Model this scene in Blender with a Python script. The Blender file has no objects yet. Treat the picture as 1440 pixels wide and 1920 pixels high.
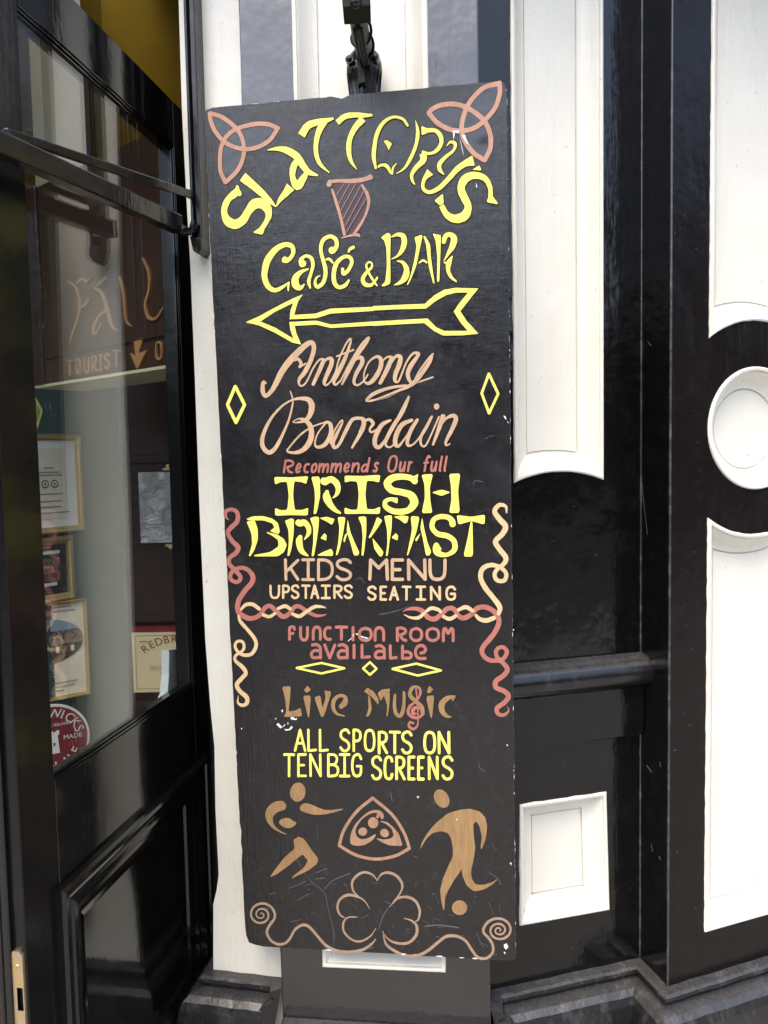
import bpy, bmesh, math, random
from mathutils import Vector, Matrix
from mathutils.geometry import tessellate_polygon
random.seed(7)
SC = bpy.context.scene
COL = SC.collection

# ------------------------------------------------------------------ camera
F = 1443.0                       # focal length in photo pixels (1440 x 1920)
PITCH, ROLL = 3.7, -1.1
CAMPOS = Vector((0, 0, 1.5))
RM = Matrix.Rotation(math.radians(90 - PITCH), 3, 'X') @ Matrix.Rotation(math.radians(ROLL), 3, 'Z')
cd = bpy.data.cameras.new('camera'); cam = bpy.data.objects.new('camera', cd); COL.objects.link(cam)
cam.matrix_world = Matrix.Translation(CAMPOS) @ RM.to_4x4()
cd.sensor_fit = 'VERTICAL'; cd.sensor_height = 36.0; cd.lens = F / 1920 * 36.0
cd.clip_start = 0.05; cd.clip_end = 500
SC.camera = cam
SC.render.resolution_x, SC.render.resolution_y = 768, 1024

# ------------------------------------------------------------------ light
SUN_EL, SUN_AZ = 62.0, 205.0     # degrees; azimuth measured clockwise from +Y
W = bpy.data.worlds.new('World'); SC.world = W; W.use_nodes = True
wt = W.node_tree; bg = wt.nodes['Background']
sky = wt.nodes.new('ShaderNodeTexSky'); sky.sky_type = 'NISHITA'; sky.sun_disc = False
sky.sun_elevation = math.radians(SUN_EL); sky.sun_rotation = math.radians(SUN_AZ)
sky.air_density = 1.0; sky.dust_density = 4.0; sky.ozone_density = 1.0
hs = wt.nodes.new('ShaderNodeHueSaturation'); hs.inputs['Saturation'].default_value = 1.0
wt.links.new(sky.outputs['Color'], hs.inputs['Color']); wt.links.new(hs.outputs['Color'], bg.inputs['Color']); bg.inputs['Strength'].default_value = 0.15
sd = bpy.data.lights.new('sun', 'SUN'); sun = bpy.data.objects.new('sun', sd); COL.objects.link(sun)
sd.energy = 0.6; sd.angle = math.radians(40); sd.color = (1.0, 0.88, 0.70)
az, el = math.radians(SUN_AZ), math.radians(SUN_EL)
sdir = Vector((math.sin(az) * math.cos(el), math.cos(az) * math.cos(el), math.sin(el)))
sun.rotation_euler = sdir.to_track_quat('Z', 'Y').to_euler()
SC.view_settings.view_transform = 'Standard'; SC.view_settings.look = 'None'
SC.view_settings.exposure = 1.68; SC.view_settings.gamma = 1.0
SC.cycles.max_bounces = 8; SC.cycles.transparent_max_bounces = 16

# ------------------------------------------------------------------ helpers
def ray(x, y): return RM @ Vector(((x - 720) / F, -(y - 960) / F, -1.0))
class Plane:
    """a vertical or leaning plane: origin, along, up, normal to the viewer"""
    def __init__(s, o, u, v=None):
        s.o = Vector(o); s.u = Vector(u).normalized()
        s.v = Vector(v).normalized() if v is not None else Vector((0, 0, 1))
        s.n = s.u.cross(s.v).normalized()
    def at(s, x, y, h=0.0):
        d = ray(x, y); o = s.o + s.n * h
        t = s.n.dot(o - CAMPOS) / s.n.dot(d); P = CAMPOS + d * t - s.o
        return (P.dot(s.u), P.dot(s.v))
    def P(s, a, b, h=0.0): return s.o + s.u * a + s.v * b + s.n * h
def vplane(x, y, yaw):
    a = math.radians(yaw); return Plane((x, y, 0), (math.cos(a), math.sin(a), 0))
def atY(x, y, Y):
    d = ray(x, y); return CAMPOS + d * (Y / d.y)

def empty(name, loc=(0, 0, 0), label=None, cat=None, group=None, kind=None):
    o = bpy.data.objects.new(name, None); COL.objects.link(o); o.location = loc
    o.empty_display_size = 0.1
    tag(o, label, cat, group, kind); return o
def tag(o, label=None, cat=None, group=None, kind=None):
    if label: o['label'] = label
    if cat: o['category'] = cat
    if group: o['group'] = group
    if kind: o['kind'] = kind
    return o
class MB:
    """collects world-space geometry and links it as one mesh object"""
    def __init__(s): s.v = []; s.f = []; s.m = []; s.sm = []
    def face(s, pts, m=0, sm=False):
        i = len(s.v); s.v += [Vector(p) for p in pts]; s.f.append(list(range(i, i + len(pts)))); s.m.append(m); s.sm.append(sm)
    def grid(s, rows, m=0, closed=False, sm=True):
        i = len(s.v); n = len(rows[0])
        for r in rows: s.v += [Vector(p) for p in r]
        for a in range(len(rows) - 1):
            for b in range(n if closed else n - 1):
                c = (b + 1) % n
                s.f.append([i + a * n + b, i + a * n + c, i + (a + 1) * n + c, i + (a + 1) * n + b]); s.m.append(m); s.sm.append(sm)
    def tess(s, loops, m=0):
        """polygon (first loop) with holes"""
        tri = tessellate_polygon([[Vector(p) for p in l] for l in loops])
        i = len(s.v); flat = [p for l in loops for p in l]; s.v += [Vector(p) for p in flat]
        for t in tri: s.f.append([i + k for k in t]); s.m.append(m); s.sm.append(False)
    def tess2(s, loops, fn, m=0):
        tri = tessellate_polygon([[Vector((p[0], p[1], 0)) for p in l] for l in loops])
        i = len(s.v); flat = [p for l in loops for p in l]; s.v += [Vector(fn(p)) for p in flat]
        for t in tri: s.f.append([i + k for k in t]); s.m.append(m); s.sm.append(False)
    def box(s, c, hx, hy, hz, X=(1, 0, 0), Y=(0, 1, 0), Z=(0, 0, 1), m=0):
        c = Vector(c); X = Vector(X) * hx; Y = Vector(Y) * hy; Z = Vector(Z) * hz
        q = lambda a, b, d: c + X * a + Y * b + Z * d
        for f in (((-1,-1,-1),(-1,1,-1),(1,1,-1),(1,-1,-1)), ((-1,-1,1),(1,-1,1),(1,1,1),(-1,1,1)), ((-1,-1,-1),(1,-1,-1),(1,-1,1),(-1,-1,1)),
                  ((1,1,-1),(-1,1,-1),(-1,1,1),(1,1,1)), ((-1,1,-1),(-1,-1,-1),(-1,-1,1),(-1,1,1)), ((1,-1,-1),(1,1,-1),(1,1,1),(1,-1,1))):
            s.face([q(*p) for p in f], m)
    def tube(s, pts, r, n=12, m=0, caps=True):
        pts = [Vector(p) for p in pts]; rs = r if isinstance(r, (list, tuple)) else [r] * len(pts); rows = []
        ref = None
        for k, p in enumerate(pts):
            d = (pts[min(k + 1, len(pts) - 1)] - pts[max(k - 1, 0)]).normalized()
            if ref is None: ref = d.orthogonal().normalized()
            ref = (ref - d * ref.dot(d)).normalized(); b = d.cross(ref)
            rows.append([p + (ref * math.cos(2 * math.pi * a / n) + b * math.sin(2 * math.pi * a / n)) * rs[k] for a in range(n)])
        s.grid(rows, m, closed=True)
        if caps: s.face(rows[0][::-1], m); s.face(rows[-1], m)
    def ball(s, c, r, m=0, sq=(1, 1, 1)):
        rows = []
        for i in range(9):
            a = math.pi * i / 8
            rows.append([Vector(c) + Vector((math.sin(a) * math.cos(b) * r * sq[0], math.sin(a) * math.sin(b) * r * sq[1], math.cos(a) * r * sq[2]))
                         for b in [2 * math.pi * k / 14 for k in range(14)]])
        s.grid(rows, m, closed=True)
    def build(s, name, mats, parent=None, bevel=0.0, label=None, weld=False):
        me = bpy.data.meshes.new(name); me.from_pydata([tuple(v) for v in s.v], [], s.f)
        for q in (mats if isinstance(mats, (list, tuple)) else [mats]): me.materials.append(q)
        me.polygons.foreach_set('material_index', s.m); me.polygons.foreach_set('use_smooth', s.sm)
        if weld or bevel:
            bm = bmesh.new(); bm.from_mesh(me); bmesh.ops.remove_doubles(bm, verts=bm.verts, dist=1e-5)
            bmesh.ops.recalc_face_normals(bm, faces=bm.faces); bm.to_mesh(me); bm.free()
        me.update(); o = bpy.data.objects.new(name, me); COL.objects.link(o)
        if parent:
            o.parent = parent; o.matrix_parent_inverse = (Matrix.Translation(parent.location)).inverted()
        if bevel:
            b = o.modifiers.new('bevel', 'BEVEL'); b.width = bevel; b.segments = 2; b.limit_method = 'ANGLE'; b.harden_normals = False
        if label: o['label'] = label
        return o

# ------------------------------------------------------------------ materials
def mat(name, col, rough=0.5, spec=0.5, metal=0.0):
    m = bpy.data.materials.new(name); m.use_nodes = True; b = m.node_tree.nodes['Principled BSDF']
    b.inputs['Base Color'].default_value = (*col, 1); b.inputs['Roughness'].default_value = rough
    b.inputs['Specular IOR Level'].default_value = spec; b.inputs['Metallic'].default_value = metal
    return m
def N(m, t, **kw):
    n = m.node_tree.nodes.new(t)
    for k, v in kw.items(): setattr(n, k, v)
    return n
def L(m, a, b): m.node_tree.links.new(a, b)
def B(m): return m.node_tree.nodes['Principled BSDF']
def coords(m, sc=(1, 1, 1)):
    t = N(m, 'ShaderNodeTexCoord'); q = N(m, 'ShaderNodeMapping'); q.inputs['Scale'].default_value = sc
    L(m, t.outputs['Object'], q.inputs['Vector']); return q.outputs['Vector']
def noise(m, v, scale, detail=4, rough=0.55, dist=0.0):
    n = N(m, 'ShaderNodeTexNoise'); n.inputs['Scale'].default_value = scale; n.inputs['Detail'].default_value = detail
    n.inputs['Roughness'].default_value = rough; n.inputs['Distortion'].default_value = dist
    L(m, v, n.inputs['Vector']); return n.outputs['Fac']
def ramp(m, fac, stops):
    r = N(m, 'ShaderNodeValToRGB'); e = r.color_ramp.elements
    while len(e) < len(stops): e.new(0.5)
    for k, (p, c) in enumerate(stops):
        e[k].position = p; e[k].color = (*c, 1) if isinstance(c, (tuple, list)) else (c, c, c, 1)
    L(m, fac, r.inputs['Fac']); return r.outputs['Color']
def mixc(m, fac, a, b):
    x = N(m, 'ShaderNodeMix', data_type='RGBA')
    if hasattr(fac, 'is_linked'): L(m, fac, x.inputs[0])
    else: x.inputs[0].default_value = fac
    for s, i in ((a, 6), (b, 7)):
        if hasattr(s, 'is_linked'): L(m, s, x.inputs[i])
        else: x.inputs[i].default_value = (*s, 1)
    return x.outputs[2]
def math_(m, op, a, b=0.0, clamp=False):
    x = N(m, 'ShaderNodeMath', operation=op, use_clamp=clamp)
    for s, i in ((a, 0), (b, 1)):
        if hasattr(s, 'is_linked'): L(m, s, x.inputs[i])
        else: x.inputs[i].default_value = s
    return x.outputs[0]
def bump(m, h, strength=0.3, dist=0.002, prev=None):
    b = N(m, 'ShaderNodeBump'); b.inputs['Strength'].default_value = strength; b.inputs['Distance'].default_value = dist
    L(m, h, b.inputs['Height'])
    if prev is not None: L(m, prev, b.inputs['Normal'])
    return b.outputs['Normal']

def black_paint(name, col=(0.003, 0.003, 0.003), rough=0.13, brush=0.5, dust=0.05, spec=0.5):
    m = mat(name, col, rough, spec); v = coords(m, (1, 1, 0.12)); v2 = coords(m)
    n1 = noise(m, v, 70, 5, 0.6); n2 = noise(m, v2, 9, 3); n3 = noise(m, v2, 140, 2)
    nm = bump(m, n1, 0.22 * brush, 0.004); nm = bump(m, n2, 0.5 * brush, 0.014, nm); nm = bump(m, noise(m, v, 16, 4, 0.6), 0.35 * brush, 0.008, nm); nm = bump(m, n3, 0.06, 0.001, nm)
    L(m, nm, B(m).inputs['Normal'])
    d = ramp(m, noise(m, v2, 26, 8, 0.7), [(0.5, 0.0), (0.74, 1.0)])
    L(m, mixc(m, math_(m, 'MULTIPLY', d, dust), col, (0.25, 0.24, 0.22)), B(m).inputs['Base Color'])
    L(m, math_(m, 'ADD', math_(m, 'MULTIPLY', n2, 0.16), rough - 0.08), B(m).inputs['Roughness'])
    return m
M = {}
M['black'] = black_paint('black gloss paint', dust=0.02)
M['black_pier'] = black_paint('black gloss pier paint', (0.006, 0.006, 0.0065), 0.13, 0.8, 0.02, 1.0)
M['brownblack'] = black_paint('brown tinted black paint', (0.006, 0.0042, 0.0036), 0.24, 0.5, 0.02, 0.28)  # brown tint in the base colour stands in for reflected brick
B(M['black_pier']).inputs['Coat Weight'].default_value = 0.45; B(M['black_pier']).inputs['Coat Roughness'].default_value = 0.12
M['stile'] = black_paint('black stile paint', (0.004, 0.004, 0.004), 0.22, 0.3, 0.02, 0.35)
M['bead'] = black_paint('paler black paint for arris highlights', (0.03, 0.03, 0.03), 0.2, 0.6, 0.5, 0.8)  # paler colour stands in for specular lines along the corners
M['door'] = black_paint('black door paint', (0.004, 0.004, 0.004), 0.09, 0.12, 0.015, 0.6)
def white_paint():
    m = mat('cream white gloss paint', (0.80, 0.78, 0.72), 0.28); v = coords(m); vb = coords(m, (1, 1, 0.15))
    d = ramp(m, noise(m, v, 5, 8, 0.65), [(0.35, (0.82, 0.80, 0.70)), (0.75, (0.77, 0.745, 0.635))])
    sp = ramp(m, noise(m, v, 85, 3, 0.5), [(0.70, 0.0), (0.76, 1.0)])
    vd = coords(m, (1, 1, 0.05)); st = math_(m, 'MULTIPLY', ramp(m, noise(m, vd, 34, 5, 0.6), [(0.52, 0.0), (0.75, 1.0)]), ramp(m, noise(m, v, 3.2, 4), [(0.45, 0.0), (0.7, 1.0)]))
    d = mixc(m, math_(m, 'MULTIPLY', st, 0.35), d, (0.62, 0.57, 0.46))
    L(m, mixc(m, math_(m, 'MULTIPLY', sp, 0.5), d, (0.30, 0.27, 0.22)), B(m).inputs['Base Color'])
    nm = bump(m, noise(m, vb, 60, 4), 0.4, 0.004); nm = bump(m, noise(m, v, 14, 3), 0.35, 0.008, nm)
    L(m, nm, B(m).inputs['Normal']); return m
M['white'] = white_paint()
def plinth_paint(name='worn black plinth', worn=0.55, rough=0.08, b_=1.0):
    m = mat(name, (0.03, 0.03, 0.031), 0.35, 0.6); v = coords(m); vs = coords(m, (1, 1, 0.35))
    n = noise(m, vs, 26, 9, 0.72); n2 = noise(m, v, 130, 4, 0.6); big = noise(m, v, 7, 4)
    w = math_(m, 'MULTIPLY', ramp(m, n, [(0.50, 0.0), (0.74, 1.0)]), ramp(m, big, [(0.35, 0.25), (0.65, 1.0)]))
    g = N(m, 'ShaderNodeNewGeometry'); sx_ = N(m, 'ShaderNodeSeparateXYZ'); L(m, g.outputs['True Normal'], sx_.inputs[0])
    dust = math_(m, 'MULTIPLY', ramp(m, sx_.outputs['Z'], [(0.35, 0.0), (0.85, 1.0)]), ramp(m, n2, [(0.3, 0.35), (0.6, 0.8)]))
    c_ = mixc(m, math_(m, 'MULTIPLY', w, worn), (0.009, 0.009, 0.0095), (0.13, 0.13, 0.13))
    L(m, mixc(m, math_(m, 'MULTIPLY', dust, 0.38), c_, (0.13, 0.128, 0.126)), B(m).inputs['Base Color'])
    L(m, math_(m, 'ADD', math_(m, 'MULTIPLY', n, 0.30 if rough > 0.05 else 0.16), rough), B(m).inputs['Roughness'])
    nm = bump(m, big, 0.3 * b_, 0.02); nm = bump(m, n, 0.45 * b_, 0.006, nm); nm = bump(m, n2, 0.30 * b_, 0.0018, nm); L(m, nm, B(m).inputs['Normal']); return m
M['torus'] = plinth_paint('black dado paint', 0.3, 0.02, 0.6)
M['plinth'] = plinth_paint()
def board_paint():
    m = mat('black board paint', (0.014, 0.013, 0.014), 0.34, 0.75); v = coords(m); vv = coords(m, (1, 1, 0.06)); vh = coords(m, (0.08, 1, 1))
    grain = noise(m, vv, 240, 4, 0.6); weave = noise(m, vh, 200, 3, 0.6); big = noise(m, v, 5.5, 4, 0.6)
    nm = bump(m, grain, 0.65, 0.0016); nm = bump(m, weave, 0.18, 0.0012, nm); nm = bump(m, noise(m, v, 22, 5), 0.3, 0.004, nm)
    L(m, nm, B(m).inputs['Normal'])
    dust = ramp(m, noise(m, v, 60, 9, 0.75), [(0.52, 0.0), (0.80, 1.0)])
    low = math_(m, 'MULTIPLY', dust, ramp(m, big, [(0.35, 0.03), (0.7, 0.25)]))
    L(m, mixc(m, low, mixc(m, big, (0.0025, 0.0025, 0.0027), (0.007, 0.0048, 0.005)), (0.16, 0.16, 0.16)), B(m).inputs['Base Color'])
    L(m, math_(m, 'ADD', math_(m, 'MULTIPLY', ramp(m, noise(m, v, 9, 6, 0.65), [(0.3, 0.0), (0.7, 1.0)]), 0.22), 0.20), B(m).inputs['Roughness']); return m
M['board'] = board_paint()
def worn_edge():
    m = mat('worn board edge', (0.03, 0.03, 0.03), 0.5); v = coords(m)
    L(m, ramp(m, noise(m, v, 55, 5, 0.7), [(0.56, (0.025, 0.023, 0.022)), (0.66, (0.50, 0.47, 0.42))]), B(m).inputs['Base Color']); return m
M['edge'] = worn_edge()
def sign_paint(name, col, var=0.12, rough=0.42, worn=0.0, streak=None):
    m = mat(name, col, rough); v = coords(m); vv = coords(m, (1, 1, 0.2))
    n = noise(m, vv, 90, 5, 0.6)
    c = mixc(m, ramp(m, n, [(0.3, 0.0), (0.75, 1.0)]), tuple(x * (1 - var) for x in col), tuple(min(1, x * (1 + var)) for x in col))
    if streak: c = mixc(m, ramp(m, noise(m, vv, 160, 5, 0.7), [(0.5, 0.0), (0.72, 0.8)]), c, streak)
    if worn: c = mixc(m, ramp(m, noise(m, v, 120, 6, 0.75), [(0.62, 0.0), (0.78, worn)]), c, (0.05, 0.045, 0.045))
    pat = ramp(m, noise(m, vv, 22, 5, 0.65), [(0.34, 0.0), (0.62, 1.0)])
    c = mixc(m, math_(m, 'MULTIPLY', pat, min(0.5, var * 2.2)), c, tuple(x * 0.62 for x in col))
    L(m, math_(m, 'ADD', math_(m, 'MULTIPLY', pat, 0.25), rough - 0.1), B(m).inputs['Roughness'])
    L(m, c, B(m).inputs['Base Color']); L(m, bump(m, n, 0.45, 0.0010), B(m).inputs['Normal']); return m
M['yellow'] = sign_paint('yellow lettering paint', (0.88, 0.83, 0.16), 0.05)
M['peach'] = sign_paint('peach lettering paint', (0.60, 0.41, 0.25), 0.18, worn=0.4)
M['orange'] = sign_paint('orange lettering paint', (0.52, 0.28, 0.19), 0.16, worn=0.3)
M['emblem'] = sign_paint('brown pink emblem paint', (0.42, 0.245, 0.15), 0.22, worn=0.2, streak=(0.40, 0.20, 0.16))
M['red'] = sign_paint('salmon lettering paint', (0.44, 0.16, 0.12), 0.15, worn=0.3)
M['cream'] = sign_paint('cream lettering paint', (0.72, 0.52, 0.28), 0.12, worn=0.3)
M['ochre'] = sign_paint('ochre lettering paint', (0.35, 0.215, 0.095), 0.2, worn=0.15, streak=(0.22, 0.12, 0.05))
M['tan'] = sign_paint('tan vine paint', (0.37, 0.255, 0.17), 0.15, worn=0.4)
M['chip'] = mat('bare chipped paint', (0.75, 0.74, 0.72), 0.6)
M['outline'] = mat('black outline paint', (0.004, 0.004, 0.004), 0.6, 0.2)
M['string'] = mat('pale string paint', (0.32, 0.24, 0.24), 0.5); M['plum'] = mat('plum harp paint', (0.06, 0.035, 0.04), 0.5)
M['varnish'] = black_paint('glossy black varnish', (0.006, 0.006, 0.008), 0.2, 0.8, 0.02, 0.85)
M['scratch'] = mat('grey scratch', (0.075, 0.075, 0.078), 0.6)
M['ironwork'] = black_paint('black lamp enamel', (0.010, 0.010, 0.011), 0.16, 0.5, 0.02)
M['pipe'] = black_paint('dull black pipe paint', (0.035, 0.033, 0.032), 0.5, 0.3, 0.1, 0.3)
M['pipe_dark'] = black_paint('matt black box', (0.010, 0.010, 0.010), 0.6, 0.3, 0.02, 0.2)
M['arm'] = black_paint('satin black metal', (0.008, 0.008, 0.0085), 0.2, 0.5, 0.02, 0.5)

# ------------------------------------------------------------------ planes of the shopfront (plan)
PP = vplane(-0.03, 1.695, -6.5)                              # pier face
q = PP.P(*PP.at(490, 960)); LP = vplane(q.x, q.y + 0.04, -11.0)      # white wall left of the pier
q = PP.P(*PP.at(905, 960)); AP = vplane(q.x, q.y + 0.06, 15.5)       # panelled wall right of the pier
q = AP.P(*AP.at(1202, 960)); A_END = AP.at(1202, 960)[0]
RT = vplane(q.x, q.y, 15.5 - 90); q2 = RT.P(*RT.at(1256, 960)); RT_END = RT.at(1256, 960)[0]
RP = vplane(q2.x, q2.y, 20.0)                                # wall with the roundel
DU = Vector((math.sin(math.radians(10.3)), math.cos(math.radians(10.3)), 0))
DN = Vector((math.cos(math.radians(10.3)), -math.sin(math.radians(10.3)), 0))
DP = Plane((-0.517, 1.763, 0), DU)                           # face of the open door
TOPZ = 3.05

pub = empty('pub_front', (0, 1.75, 0), 'black and white painted pub front with bowed pier and sunk panels behind the sign board', 'shopfront')

def offset_poly(P, d):
    """inset a CCW polygon by d with mitres"""
    n = len(P); out = []
    for i in range(n):
        a, b, c = Vector(P[i - 1]), Vector(P[i]), Vector(P[(i + 1) % n])
        e1 = (b - a).normalized(); e2 = (c - b).normalized()
        n1 = Vector((-e1.y, e1.x)); n2 = Vector((-e2.y, e2.x)); k = 1 + n1.dot(n2)
        m_ = (n1 + n2) / max(k, 0.35); out.append((b.x + m_.x * d, b.y + m_.y * d))
    return out
def ccw(P):
    s = sum(P[i - 1][0] * P[i][1] - P[i][0] * P[i - 1][1] for i in range(len(P))); return P if s > 0 else P[::-1]
PROF = [(0, 0), (0.001, 0.004), (0.004, 0.0055), (0.009, 0.004), (0.0095, -0.003), (0.012, -0.0035), (0.014, -0.006), (0.020, -0.015), (0.028, -0.024), (0.036, -0.030), (0.044, -0.0335), (0.0475, -0.034), (0.048, -0.040), (0.051, -0.040), (0.0515, -0.036)]
def subdiv(P, step=0.02):
    out = []; n = len(P)
    for i in range(n):
        a, b = Vector(P[i]), Vector(P[(i + 1) % n]); k = max(1, int((b - a).length / step))
        out += [tuple(a.lerp(b, j / k)) for j in range(k)]
    return out
def wobble(P, amp=0.0007):
    """a brushed paint line is never quite straight"""
    return [(a + random.uniform(-1, 1) * amp, b + random.uniform(-1, 1) * amp) for a, b in P]
def sunk_panel(pl, fn, edge_, name='sunk_panel', label=None):
    """fn(d) is the outline inset by d; edge_ is the hand painted edge shared with the hole in the wall"""
    mb = MB(); rows = [[pl.P(a, b, 0) for a, b in edge_]]
    for d, h in PROF[1:]: rows.append([pl.P(a, b, h) for a, b in fn(d)])
    mb.grid(rows, 0, closed=True, sm=False)
    mb.tess2([fn(PROF[-1][0])], lambda p: pl.P(p[0], p[1], PROF[-1][1]))
    o = mb.build(name, M['white'], pub, label=label); o.data.polygons.foreach_set('use_smooth', [True] * len(o.data.polygons))
    m_ = o.modifiers.new('edges', 'EDGE_SPLIT'); m_.split_angle = math.radians(24); return o
def rectfn(P):
    B_ = subdiv(ccw(P)); return lambda d: offset_poly(B_, d)
def archfn(xl, xr, c, r, ztop, up=True):
    """panel whose foot (or head) is cut by a circle"""
    def f(d):
        a, b, R_ = xl + d, xr - d, r + d
        t0 = math.acos(max(-1, min(1, (a - c[0]) / R_))); t1 = math.acos(max(-1, min(1, (b - c[0]) / R_))); sg = 1 if up else -1
        A_ = [(c[0] + R_ * math.cos(t0 + (t1 - t0) * k / 24), c[1] + sg * R_ * math.sin(t0 + (t1 - t0) * k / 24)) for k in range(25)]
        zt = ztop - d * sg; n = 60
        right = [(b, A_[-1][1] + (zt - A_[-1][1]) * k / n) for k in range(1, n)]; top = [(b + (a - b) * k / 8, zt) for k in range(9)]; left = [(a, zt + (A_[0][1] - zt) * k / n) for k in range(1, n)]
        P = A_ + right + top + left
        return P if up else P[::-1]
    return f
def arc(c, r, a0, a1, n=24): return [(c[0] + r * math.cos(math.radians(a0 + (a1 - a0) * k / n)), c[1] + r * math.sin(math.radians(a0 + (a1 - a0) * k / n))) for k in range(n + 1)]

# pier ---------------------------------------------------------------
a0, a1 = PP.at(455, 190)[0] - 0.003, PP.at(895, 155)[0] + 0.003
b0, b1 = PP.at(528, 1850)[0], PP.at(920, 1850)[0]
u0, u1 = PP.at(549, 100)[0], PP.at(803, 100)[0]
UP = [(u0, 0.98), (u1, 0.98), (u1, 2.85), (u0, 2.85)]
zb = PP.at(605, 1812)[1]; v0, v1 = PP.at(605, 1812)[0], PP.at(836, 1822)[0]
LO = [(v0, zb), (v1, PP.at(836, 1822)[1]), (v1, 0.86), (v0, 0.86)]
UPf, LOf = rectfn(UP), rectfn(LO); UPs, LOs = wobble(UPf(0)), wobble(LOf(0), 0.0012)
mb = MB(); outer = [(b0, 0.0), (b1, 0.0), (b1, 0.28), (a1, 2.28), (a1, TOPZ), (a0, TOPZ), (a0, 2.28), (b0, 0.28)]
mb.tess2([outer, UPs, LOs], lambda p: PP.P(p[0], p[1]))
for i in range(len(outer)):
    p, r = outer[i - 1], outer[i]
    if p[1] == r[1]: continue
    mb.face([PP.P(*p), PP.P(*r), PP.P(*r, -0.16), PP.P(*p, -0.16)])
mb.build('pier', M['black_pier'], pub, bevel=0.003, label='black glossy pier behind the sign board')
sunk_panel(PP, UPf, UPs, label='tall white sunk panel on the pier'); sunk_panel(PP, LOf, LOs)
# panelled wall right of the pier --------------------------------------
def px(pl, *pts): return [pl.at(x, y) for x, y in pts]
arch = px(AP, (965, 903), (985, 896.5), (1008, 890), (1030, 886), (1052, 884.5), (1072, 886), (1092, 890), (1112, 895.5), (1131, 902))
le, re_ = arch[0][0], arch[-1][0]
mid_ = arch[4]; hc = (re_ - le) / 2; sag = mid_[1] - (arch[0][1] + arch[-1][1]) / 2; rA = (hc * hc + sag * sag) / (2 * sag)
PAf = archfn(le - 0.002, re_, ((le + re_) / 2, mid_[1] - rA), rA, 2.85); PA = wobble(PAf(0))
PBf = rectfn(px(AP, (974, 1735), (1142, 1705), (1136, 1484), (973, 1508))); PB = wobble(PBf(0), 0.0013)
aL = AP.at(870, 900)[0]
mb = MB(); mb.tess2([[(aL, 0), (A_END, 0), (A_END, TOPZ), (aL, TOPZ)], PA, PB], lambda p: AP.P(p[0], p[1]))
mb.build('panelled_wall', M['black'], pub)
sunk_panel(AP, PAf, PA, label='tall white sunk panel with arched foot right of the board'); sunk_panel(AP, PBf, PB, label='small white square sunk panel near the ground')
# return to the roundel wall
mb = MB(); mb.face([RT.P(0, 0), RT.P(RT_END, 0), RT.P(RT_END, TOPZ), RT.P(0, TOPZ)]); mb.build('return_wall', M['black'], pub)
mb = MB(); mb.tube([AP.P(A_END - 0.001, z, 0.001) for z in (0.2, 1.0, 2.0, TOPZ)], 0.0024, 10); mb.tube([RP.P(0.0015, z, -0.0014) for z in (0.2, 1.0, 2.0, TOPZ)], 0.0028, 10)
mb.build('highlight_bead', M['bead'], pub)  # thin tubes added to carry the corner highlights
# roundel wall
cR = RP.at(1418, 803); rr, ro = 0.144, 0.249
xl = RP.at(1330, 500)[0]; xr = 2 * cR[0] - xl; hw = cR[0] - xl
ang = math.degrees(math.acos(hw / ro))
PUf = archfn(xl, xr, cR, ro, 2.85); PU = wobble(PUf(0))
zlo = RP.at(1328, 1745)[1]
PDf = archfn(xl, xr, cR, ro, zlo, False); PD = wobble(PDf(0), 0.0009)
PCf = lambda d: arc(cR, rr - d, 0, 360, 64)[:-1]; PC = PCf(0)
mb = MB(); mb.tess2([[(0, 0), (2.6, 0), (2.6, TOPZ), (0, TOPZ)], PU, PC, PD], lambda p: RP.P(p[0], p[1]))
mb.build('roundel_wall', M['brownblack'], pub)
sunk_panel(RP, PUf, PU, label='white sunk panel above the round boss'); sunk_panel(RP, PDf, PD, label='white sunk panel below the round boss')
sunk_panel(RP, PCf, PC, 'round_sunk_panel', label='round white dished panel')
# white wall left of the pier and the jamb of the doorway
arr = [(335, 0), (341, 204), (350, 380), (357, 500), (365, 700), (374, 950), (385, 1200), (394, 1320), (402, 1400), (404, 1517), (410, 1640), (406, 1670), (400, 1695), (400, 1815), (399, 1920)]
AL = [LP.at(x, y) for x, y in arr]; AL = [(AL[0][0] - 0.012, TOPZ)] + AL; AL[-1] = (AL[-1][0], 0.0)
xe = LP.at(560, 960)[0]
mb = MB(); mb.tess2([AL + [(xe, 0), (xe, TOPZ)]], lambda p: LP.P(p[0], p[1]))
for i in range(1, len(AL)):
    p, r = AL[i - 1], AL[i]; mb.face([LP.P(*p), LP.P(*r), LP.P(*r) + DU * 0.012, LP.P(*p) + DU * 0.012], 0)
mb.build('white_wall', M['white'], pub)
mb = MB(); J = LP.P(-0.0, 0); jx = LP.at(372, 960)[0]
for (s0, s1, h) in ((0.012, 0.05, -0.004), (0.05, 0.075, 0.008), (0.075, 0.10, -0.006), (0.10, 0.115, 0.006), (0.115, 0.30, -0.012), (0.30, 0.34, 0.006)):
    c = LP.P(jx, TOPZ / 2) + DU * (s0 + s1) / 2 - DN * (h - 0.03)
    mb.box(c, 0.03, (s1 - s0) / 2, TOPZ / 2, DN, DU)
mb.build('door_jamb', M['door'], pub, bevel=0.004)
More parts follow.
